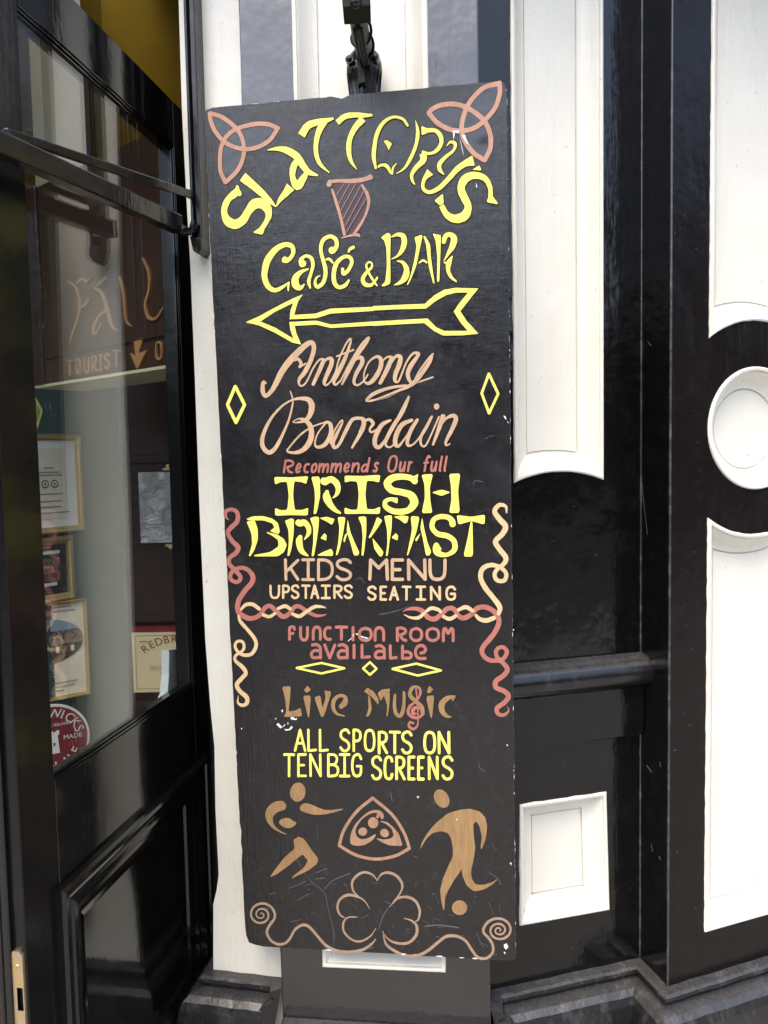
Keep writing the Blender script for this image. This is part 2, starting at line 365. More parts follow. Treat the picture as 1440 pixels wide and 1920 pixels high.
# torus moulding and fascia below it
T0, T1 = AP.at(966, 1243), AP.at(1200, 1222)
TPROF = [(0.0, 0.0), (0.020, -0.002), (0.036, -0.008), (0.048, -0.020), (0.054, -0.036), (0.053, -0.052), (0.046, -0.064), (0.034, -0.072), (0.018, -0.075), (0.016, -0.079), (0.0, -0.080)]
mb = MB(); rows = []
for s in (aL + 0.02, T0[0], (T0[0] + T1[0]) / 2, T1[0] - 0.01, T1[0] + 0.004, T1[0] + 0.010, T1[0] + 0.0125):
    k = 1.0 if s < T1[0] else (1.0 if s < T1[0] + 0.006 else (0.93 if s < T1[0] + 0.012 else 0.78))
    rows.append([AP.P(s, T1[1] + (T0[1] - T1[1]) * (T1[0] - s) / (T1[0] - T0[0]) * 0.5 + b * k - (1 - k) * 0.038, a * k) for a, b in TPROF])
mb.grid(rows); mb.face(rows[-1])
mb.build('dado_moulding', M['torus'], pub)
zt = T1[1] - 0.078; z1 = AP.at(1208, 1372)[1]
mb = MB(); mb.box(AP.P((aL + A_END) / 2, (zt + z1) / 2, 0.008), (A_END - aL) / 2 - 0.001, 0.009, (zt - z1) / 2, AP.u, AP.n)
mb.build('dado_board', M['black'], pub, bevel=0.003)
# plinth, swept round the pier sides and the return
KPROF = [(0.0, 0.0), (0.020, -0.003), (0.027, -0.007), (0.029, -0.013), (0.024, -0.020), (0.019, -0.023), (0.018, -0.030), (0.028, -0.033), (0.044, -0.038), (0.056, -0.049), (0.063, -0.066), (0.066, -0.09), (0.066, -0.30)]
def plinth(path, z, name='plinth'):
    pts = [Vector((p.x, p.y)) for p in path]; off = []
    # subdivide for a slightly uneven top edge
    for i, p in enumerate(pts):
        d1 = (p - pts[i - 1]).normalized() if i else (pts[1] - p).normalized()
        d2 = (pts[i + 1] - p).normalized() if i < len(pts) - 1 else d1
        n1 = Vector((d1.y, -d1.x)); n2 = Vector((d2.y, -d2.x)); off.append((n1 + n2) / max(1 + n1.dot(n2), 0.3))
    rows = []
    for i, p in enumerate(pts):
        rows.append([Vector((p.x + off[i].x * e, p.y + off[i].y * e, z + h)) for e, h in KPROF])
        if i < len(pts) - 1:
            n = max(1, int((pts[i + 1] - p).length / 0.03))
            for k in range(1, n):
                t = k / n; pp = p.lerp(pts[i + 1], t); d = (pts[i + 1] - p).normalized(); nn = Vector((d.y, -d.x)); jz = random.uniform(-0.001, 0.001)
                rows.append([Vector((pp.x + nn.x * e * (1 + jz * 20), pp.y + nn.y * e, z + h + jz)) for e, h in KPROF])
    mb = MB(); mb.grid(rows, sm=False); mb.face(rows[0]); mb.face(rows[-1][::-1]); return mb.build(name, M['plinth'], pub)
zL = LP.at(464, 1825)[1]; zA = AP.at(1060, 1826)[1]
xs = LP.at(528, 1836)[0]; lcor = LP.P(LP.at(400, 1816)[0], 0); pin = LP.P(xs, 0)
plinth([lcor + DU * 0.25, lcor, pin, PP.P(b0, 0, 0.0)], zL)
g0 = PP.P(b1, 0, 0.0); g1 = AP.P(AP.at(921, 1850)[0], 0)
plinth([g0, g1, AP.P(A_END, 0), RP.P(0, 0), RP.P(2.6, 0)], zA)
zP = PP.at(700, 1916)[1]
mb = MB(); mb.box(PP.P((b0 + b1) / 2, zP / 2, 0.02), (b1 - b0) / 2, 0.022, zP / 2, PP.u, PP.n); mb.build('pier_base', M['plinth'], pub, bevel=0.006)
# cornice over the shopfront (above the frame; it shades the upper panels)
mb = MB(); mb.box((0.6, 1.80, TOPZ + 0.2), 2.2, 0.42, 0.2); mb.box((0.6, 1.72, TOPZ + 0.46), 2.3, 0.55, 0.06); mb.build('cornice', M['black'], pub, bevel=0.01)

# ------------------------------------------------------------------ open door on the left
door = empty('entrance_door', DP.P(0.2, 0), 'black panelled glass door standing open left of the white wall', 'door')
TN, TG0, TG1, TF = -0.5346, -0.4346, 0.154, 0.29
ZB, ZP, ZG, ZT, ZTT = 0.06, 0.06, 0.945, 2.272, 2.378
def dbox(mb, t0, t1, z0, z1, h0=-0.045, h1=0.0, m=0):
    mb.box(DP.P((t0 + t1) / 2, (z0 + z1) / 2, (h0 + h1) / 2), (t1 - t0) / 2, (h1 - h0) / 2, (z1 - z0) / 2, DP.u, DP.n, (0, 0, 1), m)
mb = MB(); dbox(mb, TN, TG0 - 0.0006, ZB, ZTT); mb.build('stile', M['stile'], door, bevel=0.002)
mb = MB(); dbox(mb, TG1, TF, ZB, ZTT); mb.build('stile', M['stile'], door, bevel=0.002)
mb = MB(); dbox(mb, TG0, TG1 - 0.0006, ZT, ZTT); mb.build('rail', M['door'], door, bevel=0.002)
mb = MB(); dbox(mb, TG0, TG1 - 0.0006, 0.70, ZG); mb.build('rail', M['door'], door, bevel=0.002)
mb = MB(); dbox(mb, TG0, TG1 - 0.0006, ZB, 0.2); mb.build('rail', M['door'], door, bevel=0.002)
def glass_mat():
    m = bpy.data.materials.new('door glass'); m.use_nodes = True; nt = m.node_tree
    for n in list(nt.nodes): nt.nodes.remove(n)
    o = N(m, 'ShaderNodeOutputMaterial'); tr = N(m, 'ShaderNodeBsdfTransparent'); gl = N(m, 'ShaderNodeBsdfGlossy'); mx = N(m, 'ShaderNodeMixShader')
    tr.inputs['Color'].default_value = (0.90, 0.93, 0.91, 1); gl.inputs['Roughness'].default_value = 0.012
    lw = N(m, 'ShaderNodeLayerWeight'); lw.inputs['Blend'].default_value = 0.5
    f = math_(m, 'POWER', lw.outputs['Facing'], 4.0); f = math_(m, 'ADD', math_(m, 'MULTIPLY', f, 0.9), 0.125)
    L(m, f, mx.inputs[0]); L(m, tr.outputs[0], mx.inputs[1]); L(m, gl.outputs[0], mx.inputs[2]); L(m, mx.outputs[0], o.inputs['Surface'])
    return m
M['glass'] = glass_mat()
mb = MB(); dbox(mb, TG0, TG1, ZG, ZT, -0.014, -0.009); mb.build('glass_pane', M['glass'], door)
mb = MB()
for (w0, w1, h0, h1) in ((0.0, 0.006, -0.0088, -0.0015), (0.006, 0.012, -0.0088, -0.0045)):
    dbox(mb, TG1 - w1, TG1 - w0 - .0004, ZG + w1, ZT - w1, h0, h1); dbox(mb, TG0, TG1, ZG + w0 + .0004, ZG + w1, h0, h1); dbox(mb, TG0, TG1, ZT - w1, ZT - w0 - .0004, h0, h1)
mb.build('glazing_bead', M['door'], door, bevel=0.0015)
BOL = [(0, 0), (0.001, 0.012), (0.006, 0.018), (0.014, 0.019), (0.020, 0.014), (0.022, 0.009), (0.036, 0.006), (0.040, 0.010), (0.048, 0.011), (0.054, 0.005), (0.060, -0.002), (0.064, 0.001), (0.072, 0.001), (0.078, -0.006), (0.096, -0.012), (0.100, -0.018), (0.118, -0.022)]
rect = [(-0.449, 0.125), (0.205, 0.125), (0.205, 0.752), (-0.449, 0.752)]
mb = MB(); rows = []
for d, h in BOL: rows.append([DP.P(a, b, h) for a, b in offset_poly(rect, d)])
mb.grid(rows, closed=True, sm=False); mb.build('panel_moulding', M['door'], door)
mb = MB(); mb.face([DP.P(a, b, -0.0222) for a, b in offset_poly(rect, 0.1)]); mb.build('panel', M['door'], door)
# free edge of the door: stop bead and brass lock plate
M['brass'] = mat('worn brass', (0.72, 0.52, 0.22), 0.38, 0.5, 1.0)
def brass_tex():
    m = M['brass']; v = coords(m); n = noise(m, v, 70, 6, 0.7)
    L(m, ramp(m, n, [(0.42, (0.80, 0.58, 0.24)), (0.64, (0.62, 0.55, 0.44))]), B(m).inputs['Base Color']); L(m, bump(m, n, 0.3, 0.002), B(m).inputs['Normal'])
brass_tex()
EP = Plane(DP.P(TN, 0, 0), DN)                               # edge face of the door; n points to the viewer side
mb = MB(); mb.box(EP.P(-0.030, 1.2, 0.004), 0.007, 0.006, 1.14, EP.u, EP.n); mb.box(EP.P(-0.0405, 1.2, 0.003), 0.0045, 0.009, 1.14, EP.u, EP.n)
mb.build('edge_strip', M['door'], door, bevel=0.003)
pl = MB(); lz0, lz1 = 0.46, 0.698
pts = [(-0.024, lz0), (-0.003, lz0), (-0.003, lz1 - 0.008), (-0.009, lz1), (-0.020, lz1), (-0.024, lz1 - 0.006)]
hole = [(-0.016, 0.595), (-0.005, 0.595), (-0.005, 0.635), (-0.016, 0.635)]
pl.tess2([pts, hole], lambda p: EP.P(p[0], p[1], 0.006))
for i in range(len(pts)): pl.face([EP.P(*pts[i - 1], 0.006), EP.P(*pts[i], 0.006), EP.P(*pts[i], 0.0), EP.P(*pts[i - 1], 0.0)])
lock = pl.build('lock_plate', M['brass'], door)
mb = MB()
for z in (0.672, 0.568, 0.49): mb.ball(EP.P(-0.0125, z, 0.006), 0.0035, 0, (1, 0.5, 1))
mb.build('screw', M['brass'], lock)
# pale plastic pull just inside the pane
M['plastic'] = mat('pale grey plastic', (0.55, 0.60, 0.64), 0.35)
def tracepoly(pl_, pts, h0, h1, mats, name, parent, off=0.0):
    P = ccw([pl_.at(x, y, h1) for x, y in pts]); mb = MB(); mb.tess2([P], lambda p: pl_.P(p[0], p[1], h1))
    for i in range(len(P)): mb.face([pl_.P(*P[i - 1], h1), pl_.P(*P[i], h1), pl_.P(*P[i], h0), pl_.P(*P[i - 1], h0)])
    return mb.build(name, mats, parent)
tracepoly(DP, [(317, 1219), (337, 1217), (343, 1224), (346, 1300), (332, 1312), (302, 1332), (306, 1318), (314, 1300), (317, 1265)], -0.075, -0.055, M['plastic'], 'pull_handle', door)

# ------------------------------------------------------------------ awning rail and folding arm
awn = empty('awning_frame', LP.P(LP.at(368, 300)[0], 2.0), 'black awning rail with two folded arms crossing in front of the glass door', 'awning frame')
mb = MB(); c0 = LP.at(365, 200); rt = c0[0]
zb_ = LP.at(380, 462)[1]
RL = Plane(LP.P(rt - 0.003, 0, 0), LP.u + Vector((0, 0, 0)), Vector((0, 0, 1)))
for (x0, x1, h1) in ((0.0, 0.007, 0.036), (0.007, 0.015, 0.024), (0.015, 0.028, 0.042)):
    P = [(x0, zb_ + (0.012 if x0 < 0 else 0.0)), (x1, zb_), (x1, TOPZ - 0.02), (x0, TOPZ - 0.02)]
    mb.tess2([P], lambda p: RL.P(p[0], p[1], h1))
    for i in range(4): mb.face([RL.P(*P[i - 1], h1), RL.P(*P[i], h1), RL.P(*P[i], 0), RL.P(*P[i - 1], 0)])
mb.build('rail', M['arm'], awn, bevel=0.0025)
mb = MB(); P = [(0.0005, zb_ + 0.012), (0.0285, zb_ + 0.004), (0.0285, zb_ - 0.016), (0.020, zb_ - 0.030), (0.008, zb_ - 0.022)]
mb.tess2([P], lambda p: RL.P(p[0], p[1], 0.047))
for i in range(5): mb.face([RL.P(*P[i - 1], 0.047), RL.P(*P[i], 0.047), RL.P(*P[i], 0.0), RL.P(*P[i - 1], 0.0)])
mb.build('end_cap', M['arm'], awn, bevel=0.002)
A2 = Plane(DP.o + DN * 0.07, DU)
def bar(p0, p1, w0, w1, t, name):
    d = (p1 - p0).normalized(); Z = (Vector((0, 0, 1)) - d * d.z).normalized(); Y = Z.cross(d); mb = MB()
    A_ = [[c + Z * w / 2 * a + Y * t / 2 * b for a, b in ((-1, -1), (1, -1), (1, 1), (-1, 1))] for c, w in ((p0, w0), (p1, w1))]
    for k in range(4): mb.face([A_[0][k], A_[0][(k + 1) % 4], A_[1][(k + 1) % 4], A_[1][k]])
    mb.face(A_[0]); mb.face(A_[1][::-1]); return mb.build(name, M['arm'], awn, bevel=0.003)
pa = A2.P(*A2.at(-45, 252)); pb = A2.P(*A2.at(333, 421)); bar(pa, pb, 0.033, 0.038, 0.028, 'arm')
e0 = pa + DN * 0.026; pc = RL.P(0.010, 0, 0.045); pc.z = atY(366, 366, pc.y).z
bar(atY(10, 249, 1.20), pc, 0.0155, 0.018, 0.011, 'strut')
ph = RL.P(0.014, 0, 0.05); ph.z = atY(372, 422, ph.y).z
mid = (pb + ph) / 2; mb = MB(); mb.tube([pb - DU * 0.02, pb + Vector((0, 0, -0.004)), mid + Vector((0, 0, -0.016)), ph + Vector((-0.004, 0, -0.012)), ph + Vector((0.002, 0.0, 0.006))], [0.012, 0.011, 0.010, 0.010, 0.009], 10)
mb.build('hook', M['arm'], awn)

# ------------------------------------------------------------------ lamp bracket above the board
lampb = empty('lamp_bracket', PP.P(*PP.at(683, 150)), 'black iron lamp bracket fixed to the pier above the sign board', 'lamp bracket')
S = 1.69 / F
bc = PP.at(683, 128); mb = MB(); rows = []
for (dz, r, h) in ((0.045, 0.004, 0.012), (0.040, 0.018, 0.016), (0.025, 0.032, 0.022), (0.006, 0.0375, 0.028), (-0.012, 0.038, 0.030), (-0.018, 0.034, 0.026), (-0.05, 0.031, 0.024), (-0.10, 0.024, 0.018), (-0.16, 0.015, 0.012)):
    row = []
    for k in range(33):
        a = math.pi * k / 32; fl = 1.0 + (0.10 * math.cos(k * math.pi / 2.0) if dz < -0.015 else 0)
        row.append(PP.P(bc[0] - math.cos(a) * r * fl, bc[1] + dz, math.sin(a) * h * fl + 0.001))
    rows.append(row)
mb.grid(rows); mb.build('wall_plate', M['ironwork'], lampb)
for sx in (-0.027, 0.027):
    mb = MB(); mb.tube([PP.P(bc[0] + sx, bc[1] + 0.004, 0.016), PP.P(bc[0] + sx, bc[1] + 0.004, 0.034)], 0.0085, 14); mb.ball(PP.P(bc[0] + sx, bc[1] + 0.004, 0.034), 0.006); mb.build('screw', M['ironwork'], lampb)
p0 = PP.P(bc[0] + 0.006, bc[1] + 0.012, 0.026); p1 = atY(668, 18, 1.42); p0b = p0.lerp(p1, 0.5) + Vector((0, 0, -0.006))
mb = MB(); mb.tube([p0 + Vector((0.0, 0, -0.06)), p0, p0.lerp(p1, .25), p0b, p0.lerp(p1, .75), p1], [0.016, 0.0185, 0.0185, 0.0175, 0.0165, 0.0155], 18); mb.build('arm', M['pipe'], lampb)
dA = (p1 - p0).normalized(); sd_ = dA.cross(Vector((0, 0, 1))).normalized(); dn = sd_.cross(dA).normalized() * (1 if sd_.cross(dA).z < 0 else -1)
mb = MB(); rb = [p0.lerp(p1, 0.93) + dn * 0.022, p0.lerp(p1, 0.5) + dn * 0.025, p0.lerp(p1, 0.12) + dn * 0.028 + Vector((0.002, 0, 0)), p0 + Vector((0.006, -0.030, -0.035)), p0 + Vector((0.011, -0.030, -0.09)), p0 + Vector((0.013, -0.018, -0.17))]
mb.tube(rb, [0.0055, 0.0062, 0.0066, 0.0068, 0.0066, 0.005], 8)
for sgn in (-1, 1): mb.tube([q_ + sd_ * 0.0075 * sgn + Vector((0, 0.004, 0)) for q_ in rb], 0.0024, 6)
mb.build('rib', M['pipe_dark'], lampb)
mb = MB(); hel = []
for k in range(61):
    t = k / 60; a = t * 2 * math.pi * 1.9 + 0.5; c = p0.lerp(p1, 0.12 + 0.62 * t); hel.append(c + sd_ * math.cos(a) * 0.0205 + dn * math.sin(a) * 0.0205)
mb.tube(hel, 0.003, 8); mb.build('cable', M['outline'], lampb)
mb = MB(); c = atY(667, -6, 1.40); mb.box(c, 0.024, 0.026, 0.032, (1, 0.03, 0.06), (0, 1, 0), (-0.06, 0, 1)); mb.build('junction_box', M['pipe_dark'], lampb, bevel=0.002)
mb = MB(); mb.ball(c + Vector((0.0, -0.032, -0.028)), 0.0095); mb.tube([c + Vector((0, -0.02, -0.022)), c + Vector((0, -0.03, -0.022))], 0.010, 14); mb.build('thumbscrew', M['ironwork'], lampb)
mb = MB(); mb.tube([c + Vector((0, 0, 0.03)), c + Vector((0, -0.02, 0.18)), c + Vector((0, -0.12, 0.27)), c + Vector((0, -0.26, 0.26)), c + Vector((0, -0.33, 0.20))], 0.014, 12)
mb.tube([c + Vector((0, -0.33, 0.21)), c + Vector((0, -0.34, 0.17)), c + Vector((0, -0.36, 0.11))], [0.03, 0.06, 0.10], 20, caps=False); mb.build('lamp_shade', M['ironwork'], lampb)

# ------------------------------------------------------------------ inside the doorway, seen through the glass
def paint(name, c1, c2, rough=0.6, sc=8):
    m = mat(name, c1, rough); v = coords(m); L(m, mixc(m, ramp(m, noise(m, v, sc, 5, 0.6), [(0.3, 0.0), (0.7, 1.0)]), c1, c2), B(m).inputs['Base Color']); return m
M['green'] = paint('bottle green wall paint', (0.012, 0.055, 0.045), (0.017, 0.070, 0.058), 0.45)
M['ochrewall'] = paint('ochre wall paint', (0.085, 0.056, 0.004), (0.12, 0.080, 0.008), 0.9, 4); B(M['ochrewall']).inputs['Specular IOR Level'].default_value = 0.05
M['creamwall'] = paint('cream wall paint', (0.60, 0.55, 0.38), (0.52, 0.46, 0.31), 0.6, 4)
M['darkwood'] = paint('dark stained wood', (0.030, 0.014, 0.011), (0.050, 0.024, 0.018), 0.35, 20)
M['gold'] = mat('gilt frame', (0.55, 0.38, 0.15), 0.35, 0.5, 0.75)
M['paper'] = paint('cream paper', (0.82, 0.74, 0.56), (0.74, 0.65, 0.48), 0.6, 12)
M['mount'] = mat('white mount board', (0.90, 0.85, 0.78), 0.6)
M['ink'] = mat('dark ink', (0.05, 0.045, 0.04), 0.6); M['maroon'] = mat('maroon ink', (0.20, 0.015, 0.02), 0.5)
M['faint'] = mat('faint grey ink', (0.30, 0.27, 0.24), 0.6); M['white_ink'] = mat('white enamel', (0.75, 0.74, 0.71), 0.35)
M['blackmat'] = mat('black print', (0.012, 0.012, 0.012), 0.3); M['red_enamel'] = mat('dark red enamel', (0.17, 0.012, 0.018), 0.25)
ga = math.radians(32.8); GP = Plane(atY(110, 900, 2.7) * 1.0, (math.sin(ga), math.cos(ga), 0)); GP.o.z = 0
inn = empty('entrance_lobby', GP.P(0, 0), 'dim green and ochre lobby walls seen through the door glass', 'interior')
ZO = GP.at(110, 420)[1]
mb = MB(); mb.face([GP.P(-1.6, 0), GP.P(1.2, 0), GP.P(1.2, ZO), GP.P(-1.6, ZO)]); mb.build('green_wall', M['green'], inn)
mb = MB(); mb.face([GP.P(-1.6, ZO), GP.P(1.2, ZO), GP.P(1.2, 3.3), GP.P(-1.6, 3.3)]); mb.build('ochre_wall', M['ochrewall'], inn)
mb = MB(); gx0, gx1 = GP.at(60, 200)[0], GP.at(138, 200)[0]
mb.box(GP.P((gx0 + gx1) / 2, (ZO + 3.2) / 2, 0.03), (gx1 - gx0) / 2, 0.03, (3.2 - ZO) / 2, GP.u, GP.n); mb.build('cream_pilaster', M['creamwall'], inn)
KP = Plane((0, 2.92, 0), (1, 0, 0)); kx = KP.at(222, 900)[0]
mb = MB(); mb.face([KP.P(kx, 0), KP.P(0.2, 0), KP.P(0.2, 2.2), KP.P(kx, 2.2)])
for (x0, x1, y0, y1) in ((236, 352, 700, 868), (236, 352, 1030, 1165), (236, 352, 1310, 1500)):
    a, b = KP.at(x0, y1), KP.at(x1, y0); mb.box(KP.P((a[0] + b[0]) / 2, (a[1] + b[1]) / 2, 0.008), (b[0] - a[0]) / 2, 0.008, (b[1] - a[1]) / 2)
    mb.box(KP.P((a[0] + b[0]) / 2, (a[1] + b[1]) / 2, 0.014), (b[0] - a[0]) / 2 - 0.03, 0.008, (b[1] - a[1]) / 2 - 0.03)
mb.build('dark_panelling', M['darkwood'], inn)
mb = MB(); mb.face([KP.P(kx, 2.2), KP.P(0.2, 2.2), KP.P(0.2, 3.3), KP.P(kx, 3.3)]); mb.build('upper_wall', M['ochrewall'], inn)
mb = MB(); mb.face([(-0.82, 1.85, 3.3), (0.6, 2.0, 3.3), (0.6, 4, 3.3), (-0.82, 4, 3.3)]); mb.face([(-3, 1.25, 3.3), (-0.82, 1.85, 3.3), (-0.82, 2.05, 3.3), (-3, 1.6, 3.3)]); mb.build('lobby_ceiling', M['creamwall'], inn)  # ceiling left open above the framed notices so daylight brightens them
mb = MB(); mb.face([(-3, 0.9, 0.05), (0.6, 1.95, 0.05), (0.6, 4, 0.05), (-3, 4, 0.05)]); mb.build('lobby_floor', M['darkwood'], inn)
def text(pl_, s, x, z, size, m, parent, h, align='CENTER', sx=1.0, name='lettering', rot=0.0, sh=0.0):
    """flat letters from Blender's own font, laid on a plane as a mesh"""
    c = bpy.data.curves.new('t', 'FONT'); c.body = s; c.size = size; c.align_x = align; c.align_y = 'CENTER'; c.shear = sh; c.resolution_u = 3
    o = bpy.data.objects.new('t', c); COL.objects.link(o); bpy.context.view_layer.update()
    me = o.evaluated_get(bpy.context.evaluated_depsgraph_get()).to_mesh(); mb = MB(); cr, sr = math.cos(rot), math.sin(rot)
    P = [pl_.P(x + (v.co.x * sx) * cr - v.co.y * sr, z + (v.co.x * sx) * sr + v.co.y * cr, h) for v in me.vertices]
    i = 0; mb.v = P; mb.f = [list(f.vertices) for f in me.polygons]; mb.m = [0] * len(mb.f); mb.sm = [False] * len(mb.f)
    bpy.data.objects.remove(o); bpy.data.curves.remove(c)
    if isinstance(parent, MB):
        k = len(parent.v); parent.v += mb.v; parent.f += [[q + k for q in f] for f in mb.f]; parent.m += [m] * len(mb.f); parent.sm += mb.sm; return
    return mb.build(name, M[m], parent)
def rectm(mb, pl_, x0, x1, z0, z1, h, m=0): mb.face([pl_.P(x0, z0, h), pl_.P(x1, z0, h), pl_.P(x1, z1, h), pl_.P(x0, z1, h)], m)
def frame(pl_, x0, x1, z0, z1, w, name, label, cat, fm='gold', group=None):
    r = empty(name, pl_.P((x0 + x1) / 2, z0), label, cat, group); mb = MB(); P = [(x0, z0), (x1, z0), (x1, z1), (x0, z1)]; rows = []
    for d, h in ((0, 0.0), (0, 0.014), (w * 0.25, 0.020), (w * 0.6, 0.018), (w * 0.75, 0.013), (w, 0.010), (w, 0.004)): rows.append([pl_.P(a, b, h) for a, b in offset_poly(P, d)])
    mb.grid(rows, closed=True, sm=False); mb.build('frame', M[fm], r); return r
GRP = 'framed notices on the green lobby wall'
# certificate
xr_, zt_ = GP.at(147, 815); zb2 = GP.at(151, 995)[1]; xl_ = xr_ - 0.44
r = frame(GP, xl_, xr_, zb2, zt_, 0.022, 'framed_certificate', 'gold framed white certificate, topmost frame on the green wall inside', 'picture frame', group=GRP)
mb = MB(); rectm(mb, GP, xl_ + .01, xr_ - .01, zb2 + .01, zt_ - .01, 0.005, 0); rectm(mb, GP, xl_ + .06, xr_ - .062, zb2 + .05, zt_ - .05, 0.0065, 1)
cx = xr_ - 0.128; cz = (zb2 + zt_) / 2
for k, (w, dz) in enumerate(((0.04, 0.055), (0.08, 0.04), (0.10, 0.03), (0.10, -0.035), (0.09, -0.06), (0.08, -0.08), (0.15, -0.1))): rectm(mb, GP, cx - w / 2, cx + w / 2, cz + dz - 0.0025, cz + dz + 0.0025, 0.0075, 2)
for sx in (-0.018, 0.018):
    for rr_, mm in ((0.014, 3), (0.010, 1), (0.004, 3)): mb.tess2([arc((cx + sx, cz), rr_, 0, 360, 20)[:-1]], lambda p: GP.P(p[0], p[1], 0.0078 + 0.0006 * (3 - rr_ * 100)), mm)
mb.build('certificate', [M['mount'], M['paper'], M['faint'], M['ink']], r)
# dark award
xr_, zt_ = GP.at(133, 1003); zb2 = GP.at(144, 1120)[1]; xl_ = xr_ - 0.36
r = frame(GP, xl_, xr_, zb2, zt_, 0.026, 'framed_award', 'black award print in a gold frame below the white certificate', 'picture frame', group=GRP)
mb = MB(); rectm(mb, GP, xl_ + .01, xr_ - .01, zb2 + .01, zt_ - .01, 0.005, 0); H = zt_ - zb2; cx = xr_ - 0.138
rectm(mb, GP, cx - .1, cx + .085, zb2 + H * .74, zb2 + H * .79, 0.007, 1); rectm(mb, GP, cx - .09, cx + .07, zb2 + H * .25, zb2 + H * .30, 0.007, 1)
rectm(mb, GP, cx - .08, cx + .05, zb2 + H * .84, zb2 + H * .86, 0.007, 2)
text(GP, 'PERFECT PINT', cx - 0.01, zb2 + H * .62, 0.030, 2, mb, 0.007); text(GP, 'GUINNESS', cx - 0.01, zb2 + H * .50, 0.030, 2, mb, 0.007)
mb.build('award_print', [M['blackmat'], M['white_ink'], M['faint']], r)
# pub poster
GP3 = Plane(GP.P(*GP.at(120, 1200), 0.01), GP.u + Vector((0.55, 0, 0)))
xr_, zt_ = GP3.at(160, 1121); zb2 = GP3.at(166, 1300)[1]; xl_ = xr_ - 0.30
r = frame(GP3, xl_, xr_, zb2, zt_, 0.012, 'framed_poster', 'cream beer poster with an oval street picture in a thin gold frame', 'picture frame', group=GRP)
mb = MB(); rectm(mb, GP3, xl_ + .006, xr_ - .006, zb2 + .006, zt_ - .006, 0.005, 0); H = zt_ - zb2; cx = (xl_ + xr_) / 2; oc = (cx, zb2 + H * .60)
el_ = [(oc[0] + 0.135 * math.cos(a), oc[1] + H * .23 * math.sin(a)) for a in [2 * math.pi * k / 40 for k in range(40)]]
mb.tess2([el_], lambda p: GP3.P(p[0], p[1], 0.0065), 1)
mb.tess2([[p for p in el_ if p[1] > oc[1] + H * .09]], lambda p: GP3.P(p[0], p[1], 0.0075), 2)
mb.tess2([[p for p in el_ if p[1] < oc[1] - H * .03]], lambda p: GP3.P(p[0], p[1], 0.0075), 3)
for k in range(9): rectm(mb, GP3, cx - .11 + k * .025, cx - .098 + k * .025, oc[1] - H * .12, oc[1] - H * .06, 0.0085, 1 if k % 2 else 0)
text(GP3, "SLATTERY'S", cx - .01, oc[1] + H * .05, 0.047, 4, mb, 0.009); text(GP3, 'LAGER', cx, zb2 + H * .27, 0.036, 5, mb, 0.007)
for w, f in ((.2, .94), (.22, .90), (.22, .17), (.2, .13), (.12, .09)): rectm(mb, GP3, cx - w / 2, cx + w / 2, zb2 + H * f - .002, zb2 + H * f + .002, 0.007, 6)
mb.build('poster', [M['paper'], paint('street brown', (0.34, 0.25, 0.18), (0.22, 0.15, 0.11), 0.6, 60), mat('poster sky', (0.25, 0.33, 0.40), 0.6), paint('street dark', (0.07, 0.035, 0.035), (0.12, 0.07, 0.05), 0.6, 60), M['ink'], M['white_ink'], M['faint']], r)
# round enamel ale sign
GP4 = Plane(GP.P(*GP.at(95, 1390), 0.02), GP.u + Vector((0.9, 0, 0)))
cc = GP4.at(96, 1387); R4 = abs(GP4.at(168, 1387)[0] - cc[0])
r = empty('round_ale_sign', GP4.P(*cc), 'round dark red enamel ale sign with a white castle tower', 'sign'); mb = MB()
for rad, h, mm in ((R4, 0.008, 1), (R4 * .94, 0.0095, 0)): mb.tess2([arc(cc, rad, 0, 360, 48)[:-1]], lambda p: GP4.P(p[0], p[1], h), mm)
mb.tube([GP4.P(*cc, 0.0), GP4.P(*cc, 0.0079)], R4, 48, 1); k = R4 / 0.13
def arctext(s, rad, a0, a1, size, up=True):
    for i, ch in enumerate(s):
        a = math.radians(a0 + (a1 - a0) * (i + .5) / len(s)); text(GP4, ch, cc[0] + rad * math.cos(a), cc[1] + rad * math.sin(a), size, 1, mb, 0.011, rot=a - math.pi / 2 if up else a + math.pi / 2)
arctext("SMITHWICKS", R4 * .74, 172, 8, 0.046 * k); arctext("IRISH ALE", R4 * .74, 205, 335, 0.044 * k, False)
text(GP4, 'KILKENNY, IRELAND', cc[0], cc[1] + R4 * .42, 0.014 * k, 1, mb, 0.011); text(GP4, 'MADE', cc[0] + R4 * .55, cc[1] + R4 * .02, 0.024 * k, 1, mb, 0.011)
tw = [(-.20, -.38), (.20, -.38), (.16, .12), (.20, .14), (.20, .26), (.12, .26), (.12, .22), (.04, .22), (.04, .26), (-.04, .26), (-.04, .22), (-.12, .22), (-.12, .26), (-.20, .26), (-.20, .14), (-.16, .12)]
mb.tess2([[(cc[0] + a * R4, cc[1] + b * R4) for a, b in tw]], lambda p: GP4.P(p[0], p[1], 0.011), 1)
for dx, dz in ((-.05, -.02), (.04, -.16)): rectm(mb, GP4, cc[0] + dx * R4, cc[0] + (dx + .05) * R4, cc[1] + dz * R4, cc[1] + (dz + .09) * R4, 0.0125, 0)
mb.build('enamel_plate', [M['red_enamel'], M['white_ink']], r)
